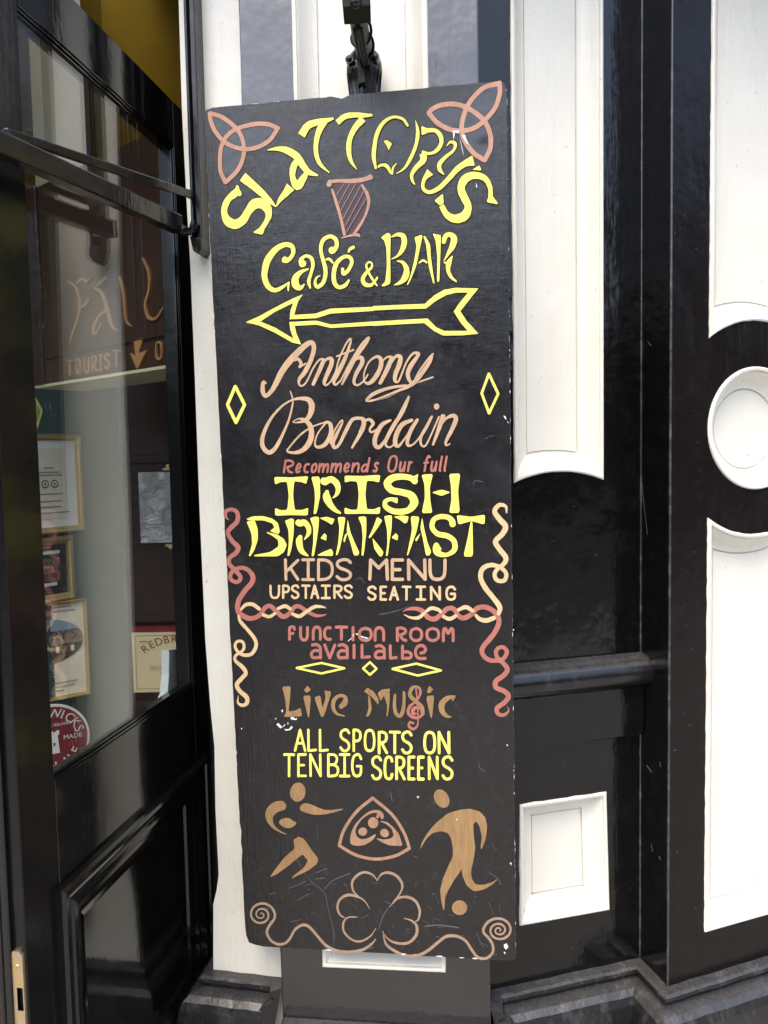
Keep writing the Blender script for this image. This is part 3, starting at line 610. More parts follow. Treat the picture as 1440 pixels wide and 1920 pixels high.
# whiskey sign on the dark panelling
a, b = KP.at(257, 1293), KP.at(351, 1180); r = empty('whiskey_sign', KP.P(a[0], a[1]), 'cream whiskey sign with arched maroon lettering on dark panelling', 'sign'); mb = MB()
w, H = (b[0] - a[0]) * 1.6, b[1] - a[1]; x0, z0 = a[0], a[1]
mb.box(KP.P(x0 + w / 2, z0 + H / 2, 0.03), w / 2, 0.008, H / 2); rectm(mb, KP, x0 + .012, x0 + w - .012, z0 + .012, z0 + H - .012, 0.0385, 2); rectm(mb, KP, x0 + .015, x0 + w - .015, z0 + .015, z0 + H - .015, 0.0395, 0)
for i, ch in enumerate('REDBREAST'):
    an = math.radians(90 - 9.1 * (i - 4)); text(KP, ch, x0 + w / 2 + .187 * math.cos(an), z0 + .016 + .187 * math.sin(an), 0.042, 1, mb, 0.041, rot=an - math.pi / 2)
text(KP, 'SINGLE POT STILL', x0 + w * .5, z0 + H * .40, 0.024, 2, mb, 0.041); text(KP, '12', x0 + w * .46, z0 + H * .2, 0.046, 1, mb, 0.041)
for k in range(3): rectm(mb, KP, x0 + w * .3, x0 + w * (.7 - .06 * k), z0 + H * (.34 - .03 * k), z0 + H * (.345 - .03 * k), 0.041, 2)
rectm(mb, KP, x0 + .03, x0 + .06, z0 + H * .84, z0 + H * .86, 0.041, 2)
mb.build('sign_face', [paint('cream enamel', (0.90, 0.76, 0.46), (0.84, 0.70, 0.42), 0.5, 10), M['maroon'], M['faint']], r)
mb = MB(); mb.box(KP.P(x0 + w / 2, z0 + H + 0.012, 0.03), w / 2, 0.012, 0.009); mb.build('maroon_rail', M['maroon'], r)
# silver plastic sleeve with clips
a, b = KP.at(268, 1017), KP.at(334, 884); r = empty('plastic_sleeve', KP.P(a[0], a[1]), 'crumpled silver plastic sleeve held by two small brass clips', 'plastic sleeve')
M['silver'] = mat('silver plastic', (0.55, 0.55, 0.57), 0.25, 0.6, 0.35)
def sil():
    m = M['silver']; v = coords(m); n = noise(m, v, 16, 5, 0.6, 1.5); L(m, bump(m, n, 0.9, 0.03), B(m).inputs['Normal'])
sil()
mb = MB(); rows = []
for i in range(13): rows.append([KP.P(a[0] + (b[0] - a[0]) * j / 8, a[1] + (b[1] - a[1]) * i / 12, 0.024 + 0.004 * math.sin(i * 1.3 + j * .9) * math.sin(j * 1.1)) for j in range(9)])
mb.grid(rows); mb.build('sleeve', M['silver'], r)
for zz in (b[1] + 0.018, a[1] - 0.018):
    mb = MB(); mb.ball(KP.P(b[0] - 0.03, zz, 0.028), 0.011, 0, (1, .6, 1)); mb.box(KP.P(b[0] - 0.03, zz + (0.008 if zz < a[1] else -0.008), 0.028), 0.018, 0.006, 0.004); mb.build('clip', M['brass'], r)
# hanging wooden tourist sign
f0 = atY(70, 724, 2.42); f1 = atY(330, 682, 1.97); FP = Plane((f0.x, f0.y, 0), (f1.x - f0.x, f1.y - f0.y, 0)); wF = (f1 - f0).length; zb3 = (f0.z + f1.z) / 2
zt3 = FP.at(80, 345)[1]; r = empty('wooden_sign', FP.P(wF / 2, zb3), 'dark wooden tourist office sign with orange lettering hung behind the door glass', 'sign')
M['signwood'] = paint('dark brown sign board', (0.040, 0.020, 0.014), (0.055, 0.028, 0.020), 0.4, 14); M['signorange'] = mat('dull orange sign paint', (0.40, 0.21, 0.085), 0.5)
mb = MB(); mb.box(FP.P(wF / 2, (zb3 + zt3) / 2, -0.08), wF / 2, 0.08, (zt3 - zb3) / 2, FP.u, FP.n); mb.build('board', M['signwood'], r, bevel=0.003)
mb = MB(); mb.box(FP.P(wF / 2, zb3 - 0.004, -0.08), wF / 2 + 0.004, 0.086, 0.004, FP.u, FP.n); mb.build('bottom_trim', M['creamwall'], r)
mb = MB(); mb.box(FP.P(0.03, (zb3 + zt3) / 2, 0.006), 0.03, 0.006, (zt3 - zb3) / 2, FP.u, FP.n); zm = FP.at(250, 640)[1]; mb.box(FP.P(wF / 2, zm, 0.003), wF / 2, 0.003, 0.004, FP.u, FP.n); mb.build('side_moulding', M['darkwood'], r, bevel=0.003)

# ------------------------------------------------------------------ the sign board
BP = Plane((-0.336, 1.6985, 0.4000), (0.99091, -0.13428, 0.0083), (-0.0091, -0.0437, 0.999))
BP.v = (BP.v - BP.u * BP.v.dot(BP.u)).normalized(); BP.n = BP.u.cross(BP.v)
CR = {'a': (370, 130, .22222), 'b': (660, 130, .22222), 'c': (440, 420, .18056), 'd': (660, 420, .20833), 'e': (400, 630, .20139), 'f': (670, 630, .20833),
      'g': (410, 880, .19444), 'h': (680, 880, .20139), 'i': (420, 1120, .19444), 'j': (680, 1120, .20139), 'k': (440, 1350, .1875), 'l': (690, 1350, .20139),
      'm': (450, 1600, .1875), 'n': (700, 1600, .19444), 'p': (0, 0, 1.0), 'q': (0, 460, .29167)}
MPX = 1.66 / F                                                # metres per photo pixel on the board
def smooth(P, closed=False, n=5):
    """Catmull-Rom through the points (any number of coordinates)"""
    if len(P) < 3: return [tuple(p) for p in P]
    out = []; N_ = len(P); rng = N_ if closed else N_ - 1
    for i in range(rng):
        p1, p2 = P[i], P[(i + 1) % N_]
        p0 = P[i - 1] if (i or closed) else tuple(2 * a - b for a, b in zip(p1, p2)); p3 = P[(i + 2) % N_] if (i + 2 < N_ or closed) else tuple(2 * b - a for a, b in zip(p1, p2))
        for k in range(n):
            t = k / n; out.append(tuple(0.5 * (2 * b + (c - a) * t + (2 * a - 5 * b + 4 * c - d) * t * t + (3 * b - a - 3 * c + d) * t ** 3) for a, b, c, d in zip(p0, p1, p2, p3)))
    if not closed: out.append(tuple(P[-1]))
    return out
class Paint:
    """brush work on a plane: every stroke is a raised film of paint"""
    def __init__(s, pl_, halo=0.0, base=0.0006): s.pl = pl_; s.mb = MB(); s.h = base; s.halo = halo; s.base = base; s.flat = False; s.inc = 0.00018; s.slim = 1.0
    def _ribbon(s, pts, h, m, grow=0.0):
        n = len(pts); rows = []; c = [Vector((p[0], p[1])) for p in pts]
        for i in range(n):
            d = c[min(i + 1, n - 1)] - c[max(i - 1, 0)]
            if d.length < 1e-7: d = Vector((1, 0))
            d.normalize(); nn = Vector((-d.y, d.x)); w = max(pts[i][2], 0.0008) / 2 + grow; hh = h + 0.00004 * i / n * 4
            a, b = c[i] + nn * w, c[i] - nn * w
            rows.append([s.pl.P(a.x, a.y, 0), s.pl.P(a.x, a.y, hh), s.pl.P(b.x, b.y, hh), s.pl.P(b.x, b.y, 0)])
        # round ends
        for e in (0, n - 1):
            w = max(pts[e][2], 0.0008) / 2 + grow; d = (c[1] - c[0]) if e == 0 else (c[-2] - c[-1])
            if d.length < 1e-7: continue
            if s.flat and w > 0.0032 + grow:
                s.mb.face([rows[e][0], rows[e][1], rows[e][2], rows[e][3]], m); continue
            d.normalize(); nn = Vector((-d.y, d.x)); hh = h + (0.00016 if e else 0)
            fan = [c[e] + nn * w * math.cos(k * math.pi / 6) - d * w * math.sin(k * math.pi / 6) * 0.9 for k in range(7)]
            s.mb.face([s.pl.P(p.x, p.y, hh) for p in fan], m)
            for k in range(6): s.mb.face([s.pl.P(*fan[k], hh), s.pl.P(*fan[k + 1], hh), s.pl.P(*fan[k + 1], 0), s.pl.P(*fan[k], 0)], m)
        s.mb.grid(rows, m, sm=False)
    def stroke(s, cr, pts, w=None, closed=False, sm=True, m=0, wob=0.03):
        x0, y0, k = CR[cr]; P = []
        for p in pts:
            a, b = s.pl.at(x0 + p[0] * k, y0 + p[1] * k); ww = (p[2] if len(p) > 2 else w) * k * MPX; ww *= s.slim * (0.84 if s.slim < 1 and len(p) > 2 and p[2] < 27 else 1.0); P.append((a, b, ww))
        if closed: P = smooth(P, True) if sm else P; P.append(P[0])
        elif sm: P = smooth(P)
        else:
            Q = []
            for i in range(len(P) - 1): Q += [P[i]] + [tuple(a + (b - a) * t for a, b in zip(P[i], P[i + 1])) for t in (.34, .67)]
            P = Q + [P[-1]]
        P = [(a, b, w_ * (1 + random.uniform(-wob, wob))) for a, b, w_ in P]
        if sm or closed and sm: segs = [P]
        else: segs = [P]
        s.h += s.inc
        if s.h > s.base + 0.0022: s.h = s.base
        if s.halo: s._ribbon(P, 0.00025 + (s.h - s.base) * 0.1, 1, s.halo)
        s._ribbon(P, s.h, m)
    def poly(s, cr, pts, sm=0, m=0, chk=1):
        x0, y0, k = CR[cr]; P = ccw([s.pl.at(x0 + p[0] * k, y0 + p[1] * k) for p in pts])
        if sm: P = [tuple(p) for p in smooth(P, True, 4)]
        else:
            for _ in range(chk):
                Q = []
                for i in range(len(P)):
                    a, b, c = P[i - 1], P[i], P[(i + 1) % len(P)]; t = 0.12
                    Q += [(b[0] + (a[0] - b[0]) * t, b[1] + (a[1] - b[1]) * t), (b[0] + (c[0] - b[0]) * t, b[1] + (c[1] - b[1]) * t)]
                P = Q
        s.h += s.inc
        if s.h > s.base + 0.0022: s.h = s.base
        for hh, mm, g in (((0.00025 + (s.h - s.base) * 0.1, 1, s.halo), (s.h, m, 0)) if s.halo else ((s.h, m, 0),)):
            Q = offset_poly(P, -g) if g else P
            s.mb.tess2([Q], lambda p: s.pl.P(p[0], p[1], hh), mm)
            for i in range(len(Q)): s.mb.face([s.pl.P(*Q[i - 1], hh), s.pl.P(*Q[i], hh), s.pl.P(*Q[i], 0), s.pl.P(*Q[i - 1], 0)], mm)
    def ell(s, cr, cx, cy, rx, ry, rot=0.0, m=0):
        c, q = math.cos(math.radians(rot)), math.sin(math.radians(rot))
        s.poly(cr, [(cx + rx * math.cos(a) * c - ry * math.sin(a) * q, cy + rx * math.cos(a) * q + ry * math.sin(a) * c) for a in [2 * math.pi * k / 22 for k in range(22)]], m=m, chk=0)
    def build(s, name, mats, parent, label=None): return s.mb.build(name, [M[q] for q in mats], parent, label=label)

FONT = {  # strokes in a unit box, y downwards; '~' first means a smooth curve
 'A': [[(0, 1), (.5, 0), (1, 1)], [(.2, .64), (.8, .64)]],
 'B': [[(0, 0), (0, 1)], ['~', (0, 0), (.6, .02), (.86, .14), (.84, .32), (.6, .46), (.05, .48)], ['~', (.5, .47), (.88, .57), (1, .74), (.88, .92), (.6, .99), (0, 1)]],
 'C': [['~', (1, .2), (.85, .05), (.5, 0), (.15, .08), (0, .3), (0, .7), (.15, .92), (.5, 1), (.85, .95), (1, .78)]],
 'D': [[(0, 0), (0, 1)], ['~', (0, 0), (.55, .03), (.9, .2), (1, .5), (.9, .8), (.55, .97), (0, 1)]],
 'E': [[(1, 0), (0, 0), (0, 1), (1, 1)], [(0, .5), (.75, .5)]],
 'F': [[(0, 1), (0, .1)], ['~', (0, .3), (.08, .08), (.35, 0), (.8, .02), (.9, .2)], [(0, .55), (.65, .52)]],
 'G': [['~', (1, .2), (.8, .03), (.5, 0), (.15, .1), (0, .35), (0, .68), (.18, .93), (.55, 1), (.9, .92), (1, .75)], [(1, .8), (1, .55), (.5, .55)]],
 'I': [[(.5, 0), (.5, 1)], [(0, 0), (1, 0)], [(0, 1), (1, 1)]],
 'i': [[(.5, 0), (.5, 1)]],
 'K': [[(0, 0), (0.05, 1)], [(1, .02), (.08, .6)], [(.4, .42), (1, 1)]],
 'L': [[(0, 0), (0.02, 1), (1, .96)]],
 'M': [[(0, 1), (.05, 0), (.5, .42), (.95, 0), (1, 1)]],
 'N': [[(0.02, 1), (0, 0), (1, 1), (.97, 0)]],
 'O': [['~', (.5, 0), (.15, .08), (0, .35), (0, .68), (.15, .92), (.5, 1), (.85, .92), (1, .68), (1, .35), (.85, .08), (.5, 0)]],
 'P': [[(0, 1), (0, 0)], ['~', (0, 0), (.6, .02), (.95, .14), (.98, .34), (.7, .5), (.05, .54)]],
 'R': [[(0, 1), (0, 0)], ['~', (0, 0), (.6, .02), (.92, .13), (.92, .34), (.65, .48), (.05, .52)], ['~', (.35, .52), (.6, .72), (1, 1)]],
 'S': [['~', (.98, .15), (.75, .01), (.4, 0), (.08, .1), (.04, .28), (.25, .42), (.7, .54), (.97, .7), (.9, .9), (.6, 1), (.25, .98), (0, .84)]],
 'T': [[(.5, 0), (.5, 1)], [(0, 0), (1, 0.01)]],
 'U': [['~', (0, 0), (.02, .65), (.18, .93), (.5, 1), (.82, .93), (.98, .65), (1, 0)]],
 'u': [['~', (0, 0), (0, .65), (.2, .95), (.5, 1), (.8, .95), (1, .65), (1, 0)]],
 'n': [['~', (0, 1), (0, .35), (.2, .06), (.5, 0), (.8, .06), (1, .35), (1, 1)]],
 'c': [['~', (1, .04), (.5, .02), (.12, .2), (0, .5), (.12, .8), (.5, .98), (1, .97)]],
 'O2': [['~', (.5, 0), (.12, .15), (0, .5), (.12, .85), (.5, 1), (.88, .85), (1, .5), (.88, .15), (.5, 0)]],
 'R2': [[(.02, 1), (0, .02)], ['~', (0, .02), (.5, 0), (.9, .14), (.9, .36), (.5, .52), (.3, .54)], ['~', (.3, .54), (.6, .9), (1, 1)]],
 'M2': [['~', (0, 1), (0, .4), (.05, .05), (.25, .04), (.5, .4), (.75, .04), (.95, .05), (1, .4), (1, 1)]],
 'a': [['~', (.1, .05), (.55, .0), (.95, .2), (1, .55), (1, 1)], ['~', (.75, .45), (.3, .46), (.02, .7), (.2, .97), (.75, .96)]],
 'v': [[(0, 0), (.5, 1), (1, .02)]],
 'b': [['~', (0, 0), (0.0, 1)], ['~', (.25, .45), (.75, .5), (1, .72), (.8, .95), (.3, .98)]],
 'e': [['~', (.5, .58), (.8, .52), (.98, .3), (.75, .05), (.35, .04), (.05, .3), (.05, .7), (.35, .97), (.95, .97)]],
 'r': [[(0, 0), (0, 1)], ['~', (0, .4), (.3, .1), (.9, .05)]],
 'e2': [['~', (.02, .55), (.7, .5), (.98, .3), (.7, .02), (.3, .05), (.02, .4), (.1, .85), (.5, 1), (.95, .85)]],
 'o': [['~', (.5, 0), (.1, .2), (0, .6), (.2, .98), (.6, .98), (.95, .7), (1, .3), (.8, .02), (.5, 0)]],
 'm': [[(0, 0), (0, 1)], ['~', (0, .5), (.25, .04), (.45, .1), (.48, .5), (.48, 1)], ['~', (.5, .5), (.75, .04), (.96, .1), (1, .5), (1, 1)]],
 'n2': [[(0, 0), (0, 1)], ['~', (0, .5), (.45, .03), (.9, .08), (1, .45), (1, 1)]],
 'd': [['~', (.9, .62), (.55, .48), (.12, .6), (0, .85), (.25, 1), (.65, .92), (.92, .65)], [(1, 0), (.92, 1)]],
 's': [['~', (.95, .12), (.6, .0), (.2, .15), (.35, .42), (.8, .6), (.75, .92), (.35, 1), (0, .88)]],
 'u2': [['~', (0, 0), (0, .7), (.25, 1), (.65, .85), (1, .4)], [(1, 0), (1, 1)]],
 'f': [['~', (1, .08), (.75, 0), (.5, .15), (.42, .5), (.4, 1)], [(.1, .45), (.8, .43)]],
 'l': [['~', (.5, 0), (.45, .5), (.45, .9), (.7, 1)]],
}
def line(pt, cr, items, w, slant=0.0):
    """items: (glyph, x0, x1, y0, y1) in crop pixels; the box is the outside of the painted letter"""
    for g, x0, x1, y0, y1 in items:
        x0 += w / 2; x1 -= w / 2; y0 += w / 2; y1 -= w / 2
        if x1 <= x0: x0 = x1 = (x0 + x1) / 2
        for st in FONT[g]:
            sm = st[0] == '~'; pts = st[1:] if sm else st
            pts = [(x0 + a * (x1 - x0) + (1 - b) * slant * (y1 - y0), y0 + b * (y1 - y0)) for a, b in pts]
            if sm or len(pts) == 2: pt.stroke(cr, pts, w, sm=sm)
            else:
                for i in range(len(pts) - 1): pt.stroke(cr, pts[i:i + 2], w, sm=False)
def row(glyphs, xs, y0, y1): return [(g, a, b, y0, y1) for g, (a, b) in zip(glyphs, xs)]

sign = empty('sign_board', BP.P(0.306, 0), 'tall black hand painted pub menu board with yellow lettering and a left pointing arrow', 'sign board')
# the plank itself, with bruised edges and corners
PXC = [(381, 203), (951, 150), (968, 1803), (461, 1773)]
raw = [BP.at(*p) for p in PXC]
def edge(a, b, n): return [(a[0] + (b[0] - a[0]) * k / n, a[1] + (b[1] - a[1]) * k / n) for k in range(n)]
TL, TR, BR, BL = raw
ring = edge(BL, BR, 30) + edge(BR, TR, 80) + edge(TR, TL, 30) + edge(TL, BL, 80)
def bruise(P):
    out = []; chips = [(BP.at(640, 180), 0.010, 0.006), (BP.at(450, 1562), 0.018, 0.004), (BP.at(451, 1596), 0.012, 0.003), (TL, 0.012, 0.005), (TR, 0.02, 0.006), (BR, 0.02, 0.006), (BL, 0.03, 0.010), (BP.at(966, 1470), 0.03, 0.002)]
    cx_, cy_ = sum(p[0] for p in P) / len(P), sum(p[1] for p in P) / len(P)
    for x, y in P:
        x += random.uniform(-.0007, .0007); y += random.uniform(-.0007, .0007)
        for (c, r_, d) in chips:
            q_ = math.hypot(x - c[0], y - c[1])
            if q_ < r_:
                f = d * (1 - q_ / r_); dx, dy = cx_ - x, (cy_ - y) * 0.35; l_ = math.hypot(dx, dy); x += dx / l_ * f; y += dy / l_ * f
        out.append((x, y))
    return out
ring = bruise(ring); inner = offset_poly(ring, 0.0012)
mb = MB(); mb.tess2([inner], lambda p: BP.P(p[0], p[1], 0.0), 0)
mb.grid([[BP.P(*p, 0.0) for p in inner], [BP.P(*p, -0.0010) for p in ring], [BP.P(*p, -0.018) for p in ring]], 1, closed=True, sm=False); mb.tess2([ring], lambda p: BP.P(p[0], p[1], -0.018), 0)
mb.build('plank', [M['board'], M['edge']], sign)

H_ = 0.0016
# pub name
t = Paint(BP, H_); t.flat = True; t.slim = 0.95
t.stroke('a', [(345, 990, 18), (325, 1040, 62), (268, 1090, 52), (236, 1150, 55), (228, 1215, 54), (258, 1280, 75), (320, 1308, 78), (385, 1272, 72), (430, 1200, 66), (480, 1140, 84), (540, 1132, 84), (588, 1170, 74), (603, 1232, 52), (580, 1290, 42), (545, 1345, 44)])
t.poly('a', [(308, 1040), (335, 968), (378, 1052), (360, 1075)]); t.poly('a', [(468, 1378), (552, 1398), (578, 1320), (528, 1335)])
t.stroke('a', [(383, 908, 78), (450, 962, 70), (540, 1040, 56), (610, 1108, 40), (664, 1160, 12)]); t.stroke('a', [(672, 1152, 12), (700, 1100, 36), (750, 1042, 58), (788, 992, 84)])
t.stroke('a', [(595, 683, 8), (680, 672, 34), (760, 687, 56), (840, 737, 60), (890, 810, 56), (940, 868, 44), (1015, 896, 18)]); t.stroke('a', [(846, 765, 42), (812, 830, 56), (806, 915, 46), (846, 985, 70), (890, 930, 58), (930, 865, 30)])
t.stroke('a', [(880, 560, 66), (930, 483, 60), (1000, 452, 50), (1090, 434, 38), (1147, 418, 18)]); t.stroke('a', [(1075, 440, 56), (1030, 520, 50), (1004, 620, 40), (1006, 720, 38), (1040, 805, 30), (1116, 875, 8)])
t.stroke('a', [(1182, 452, 46), (1250, 400, 44), (1340, 388, 40), (1400, 392, 36), (1472, 390, 24)]); t.stroke('a', [(1400, 420, 60), (1330, 500, 46), (1286, 600, 42), (1280, 700, 40), (1300, 780, 28), (1346, 846, 8)])
t.stroke('b', [(470, 478, 24), (430, 424, 26), (350, 406, 26), (270, 450, 30), (215, 540, 34), (193, 640, 34), (185, 740, 35), (202, 838, 22)]); t.stroke('b', [(202, 834, 20), (250, 808, 26), (295, 818, 30), (326, 872, 24)]); t.stroke('b', [(338, 882, 22), (348, 828, 18), (376, 795, 10)])
t.poly('b', [(265, 605), (295, 597), (340, 628), (308, 688), (295, 650)])
t.stroke('b', [(537, 434, 6), (555, 530, 30), (540, 640, 28), (490, 760, 30), (440, 838, 22), (375, 882, 8)])
t.poly('b', [(585, 476), (660, 512), (650, 532), (587, 560)]); t.stroke('b', [(620, 518, 36), (700, 518, 30), (745, 560, 36), (754, 620, 32), (720, 682, 32), (660, 712, 26), (590, 702, 30)]); t.stroke('b', [(600, 715, 60), (600, 770, 52), (540, 832, 38), (505, 890, 30), (510, 940, 26), (530, 972, 12)])
t.stroke('b', [(800, 648, 8), (830, 616, 22), (870, 630, 28), (858, 685, 26), (790, 742, 28), (740, 800, 36), (742, 850, 32), (775, 888, 12)])
t.stroke('b', [(1025, 772, 80), (960, 795, 52), (890, 842, 45), (820, 920, 40), (740, 1000, 38), (660, 1038, 30), (606, 1015, 28), (600, 960, 28), (622, 912, 38), (660, 868, 66)])
t.poly('b', [(1012, 850), (1075, 812), (1095, 856)])
t.stroke('b', [(1168, 1092, 36), (1165, 1000, 36), (1120, 922, 45), (1030, 897, 56), (952, 930, 66), (920, 1010, 60), (950, 1090, 60), (980, 1160, 56), (950, 1238, 76), (870, 1263, 66), (800, 1228, 50), (755, 1150, 42)])
t.poly('b', [(1155, 1070), (1186, 1070), (1238, 1142), (1135, 1125)]); t.poly('b', [(695, 1112), (768, 1050), (775, 1130), (742, 1152)])
t.build('lettering', ['yellow', 'outline'], sign, 'yellow arched pub name across the top of the board')
# triquetra knots
t = Paint(BP, 0.0, 0.00015); t.inc = 0.00003
for P in ([(112, 378), (200, 402), (290, 464), (355, 540), (220, 602), (150, 520)], [(230, 600), (275, 545), (370, 492), (500, 464), (600, 468), (682, 498), (620, 588), (530, 648), (420, 672), (310, 652)], [(240, 945), (198, 850), (197, 700), (224, 612), (310, 650), (390, 660), (386, 740), (340, 850)]): t.poly('a', P)
for P in ([(648, 370), (720, 450), (830, 508), (925, 515), (970, 325), (880, 299), (760, 304), (680, 337)], [(1245, 122), (1120, 155), (1030, 235), (972, 322), (1110, 428), (1200, 330), (1243, 210)], [(928, 520), (1040, 490), (1112, 432), (1162, 540), (1166, 660), (1120, 766), (1030, 708), (962, 620)], [(975, 330), (1108, 430), (1040, 488), (935, 512)]): t.poly('b', P)
tag(t.build('varnish_patches', ['varnish'], sign), kind='stuff')
K1 = [[(108, 372), (200, 400), (290, 462), (360, 540), (392, 640), (388, 740), (342, 850), (245, 950)], [(238, 955), (196, 850), (195, 700), (222, 610), (275, 540), (370, 490), (500, 462), (600, 466), (683, 500)], [(680, 498), (620, 590), (530, 650), (420, 675), (310, 655), (220, 605), (150, 520), (116, 440), (105, 375)]]
t = Paint(BP, 0.0008)
for st in K1: t.stroke('a', st, 34)
t.build('knot_emblem', ['orange', 'outline'], sign, 'orange three looped knot in the top left corner of the board')
t = Paint(BP, 0.0008)
for st in [[(1248, 118), (1120, 152), (1030, 232), (970, 320), (932, 430), (926, 530), (960, 620), (1030, 710), (1118, 768)], [(1120, 768), (1168, 660), (1163, 540), (1110, 430), (1000, 342), (880, 297), (760, 302), (680, 335), (648, 370)], [(648, 370), (720, 452), (830, 510), (940, 520), (1040, 492), (1120, 430), (1205, 330), (1245, 210), (1246, 120)]]: t.stroke('b', st, 36)
t.build('knot_emblem', ['orange', 'outline'], sign, 'orange three looped knot in the top right corner of the board')
# harp
t = Paint(BP, 0.0); t.slim = 0.82
t.poly('a', [(1150, 965), (1400, 950), (1425, 1080), (1420, 1240), (1320, 1395), (1250, 1390), (1195, 1180)], m=1)
t.stroke('a', [(1112, 968, 54), (1114, 969, 54)]); t.stroke('a', [(1115, 950, 34), (1190, 942, 30), (1290, 944, 40), (1400, 932, 40), (1462, 910, 48)])
t.stroke('a', [(1138, 1015, 24), (1172, 1120, 28), (1210, 1250, 28), (1242, 1395, 30)]); t.stroke('a', [(1222, 1422, 16), (1300, 1402, 24), (1355, 1398, 28), (1368, 1412, 16)])
t.stroke('a', [(1390, 978, 22), (1436, 1060, 32), (1446, 1140, 30), (1416, 1240, 26), (1365, 1330, 28), (1316, 1398, 26)])
for a, b in (((1235, 972), (1178, 1060)), ((1285, 972), (1195, 1135)), ((1335, 972), (1213, 1195)), ((1380, 985), (1232, 1265)), ((1412, 1020), (1250, 1325)), ((1428, 1090), (1264, 1372)), ((1424, 1180), (1298, 1375))): t.stroke('a', [a, b], 6, sm=False, m=2)
t.build('harp_emblem', ['orange', 'plum', 'string'], sign)
# cafe & bar
t = Paint(BP, H_); t.slim = 0.95
t.stroke('c', [(520, 372, 66), (545, 378, 52), (582, 350, 40), (610, 292, 44), (592, 230, 50), (520, 216, 50), (430, 262, 60), (350, 362, 72), (316, 470, 68), (312, 560, 62), (350, 650, 56), (420, 688, 44), (500, 655, 34), (566, 602, 10)]); t.poly('c', [(545, 640), (575, 596), (562, 705), (550, 690)])
t.stroke('c', [(706, 412, 80), (690, 372, 44), (740, 332, 30), (798, 358, 40), (814, 430, 36), (792, 520, 32), (770, 600, 36), (788, 666, 20)]); t.stroke('c', [(765, 468, 18), (690, 500, 42), (634, 560, 70), (634, 630, 78), (680, 665, 50), (726, 628, 16)])
t.stroke('c', [(1010, 275, 76), (1030, 270, 60), (1060, 230, 42), (1050, 162, 44), (990, 130, 38), (920, 170, 42), (895, 260, 38), (915, 360, 38), (940, 450, 42), (944, 530, 42), (920, 610, 40), (865, 655, 38), (836, 618, 30), (850, 562, 25), (886, 538, 14)]); t.stroke('c', [(953, 370, 24), (985, 366, 28), (1022, 405, 24)])
t.stroke('c', [(1122, 468, 30), (1132, 520, 38), (1180, 482, 38), (1218, 400, 38), (1194, 346, 38), (1130, 346, 36), (1060, 410, 45), (1030, 520, 45), (1042, 620, 45), (1090, 660, 38), (1150, 638, 38), (1188, 585, 26)]); t.stroke('c', [(1183, 292, 22), (1200, 262, 32), (1235, 244, 34)])
t.stroke('d', [(228, 485, 22), (205, 520, 25), (170, 552, 30), (120, 545, 38), (98, 500, 36), (130, 440, 30), (178, 392, 25), (178, 355, 20), (152, 345, 20), (130, 372, 22), (142, 420, 24), (180, 490, 25), (226, 556, 16)])
t.poly('d', [(260, 125), (320, 80), (350, 95), (345, 300), (348, 450), (345, 540), (285, 565), (265, 555), (300, 520), (315, 380), (310, 220), (290, 150)])
t.stroke('d', [(358, 118, 12), (410, 97, 30), (460, 112, 46), (472, 170, 50), (450, 240, 40), (410, 290, 24), (358, 318, 8)]); t.stroke('d', [(408, 335, 12), (460, 350, 30), (492, 410, 46), (480, 480, 56), (440, 525, 35), (382, 552, 10)])
t.poly('d', [(562, 118), (637, 95), (610, 230), (578, 380), (530, 500), (502, 552), (494, 545), (525, 470), (560, 330), (580, 200)]); t.stroke('d', [(652, 115, 20), (684, 190, 34), (694, 290, 30), (710, 400, 28), (736, 530, 16)]); t.stroke('d', [(606, 350, 16), (640, 328, 24), (674, 348, 18)])
t.poly('d', [(725, 85), (760, 95), (802, 100), (795, 300), (786, 520), (764, 520), (768, 300), (752, 150)]); t.stroke('d', [(826, 165, 34), (842, 112, 44), (882, 95, 38), (918, 130, 56), (904, 200, 52), (870, 260, 32), (828, 332, 8)]); t.stroke('d', [(902, 292, 14), (872, 350, 46), (866, 420, 34), (895, 480, 28), (940, 520, 14)]); t.stroke('d', [(832, 348, 18), (862, 350, 24)])
t.build('lettering', ['yellow', 'outline'], sign, 'yellow curly lettering above the arrow')
# arrow
t = Paint(BP, H_)
t.poly('c', [(116, 1020), (250, 960), (420, 868), (600, 775), (708, 732), (662, 800), (636, 880), (620, 945), (840, 930), (990, 880), (1446, 860), (1446, 903), (1000, 930), (850, 978), (572, 990), (580, 900), (610, 820), (420, 912), (270, 1012)], chk=0)
t.poly('c', [(116, 1022), (272, 1014), (420, 1076), (610, 1190), (580, 1100), (568, 1018), (850, 1004), (1000, 1044), (1446, 1012), (1446, 1054), (1000, 1080), (850, 1046), (625, 1058), (640, 1130), (692, 1252), (600, 1232), (420, 1130), (250, 1052)], chk=0)
t.poly('d', [(186, 740), (400, 729), (655, 718), (740, 643), (830, 592), (930, 575), (1138, 580), (1070, 665), (975, 785), (1030, 870), (1090, 935), (1138, 988), (1000, 1002), (820, 1005), (740, 965), (650, 892), (400, 905), (186, 918), (186, 878), (400, 866), (680, 850), (760, 930), (830, 962), (1040, 962), (975, 885), (915, 788), (975, 700), (1045, 618), (940, 618), (850, 640), (760, 690), (665, 762), (400, 768), (186, 779)], chk=0)
t.build('arrow', ['yellow', 'outline'], sign)
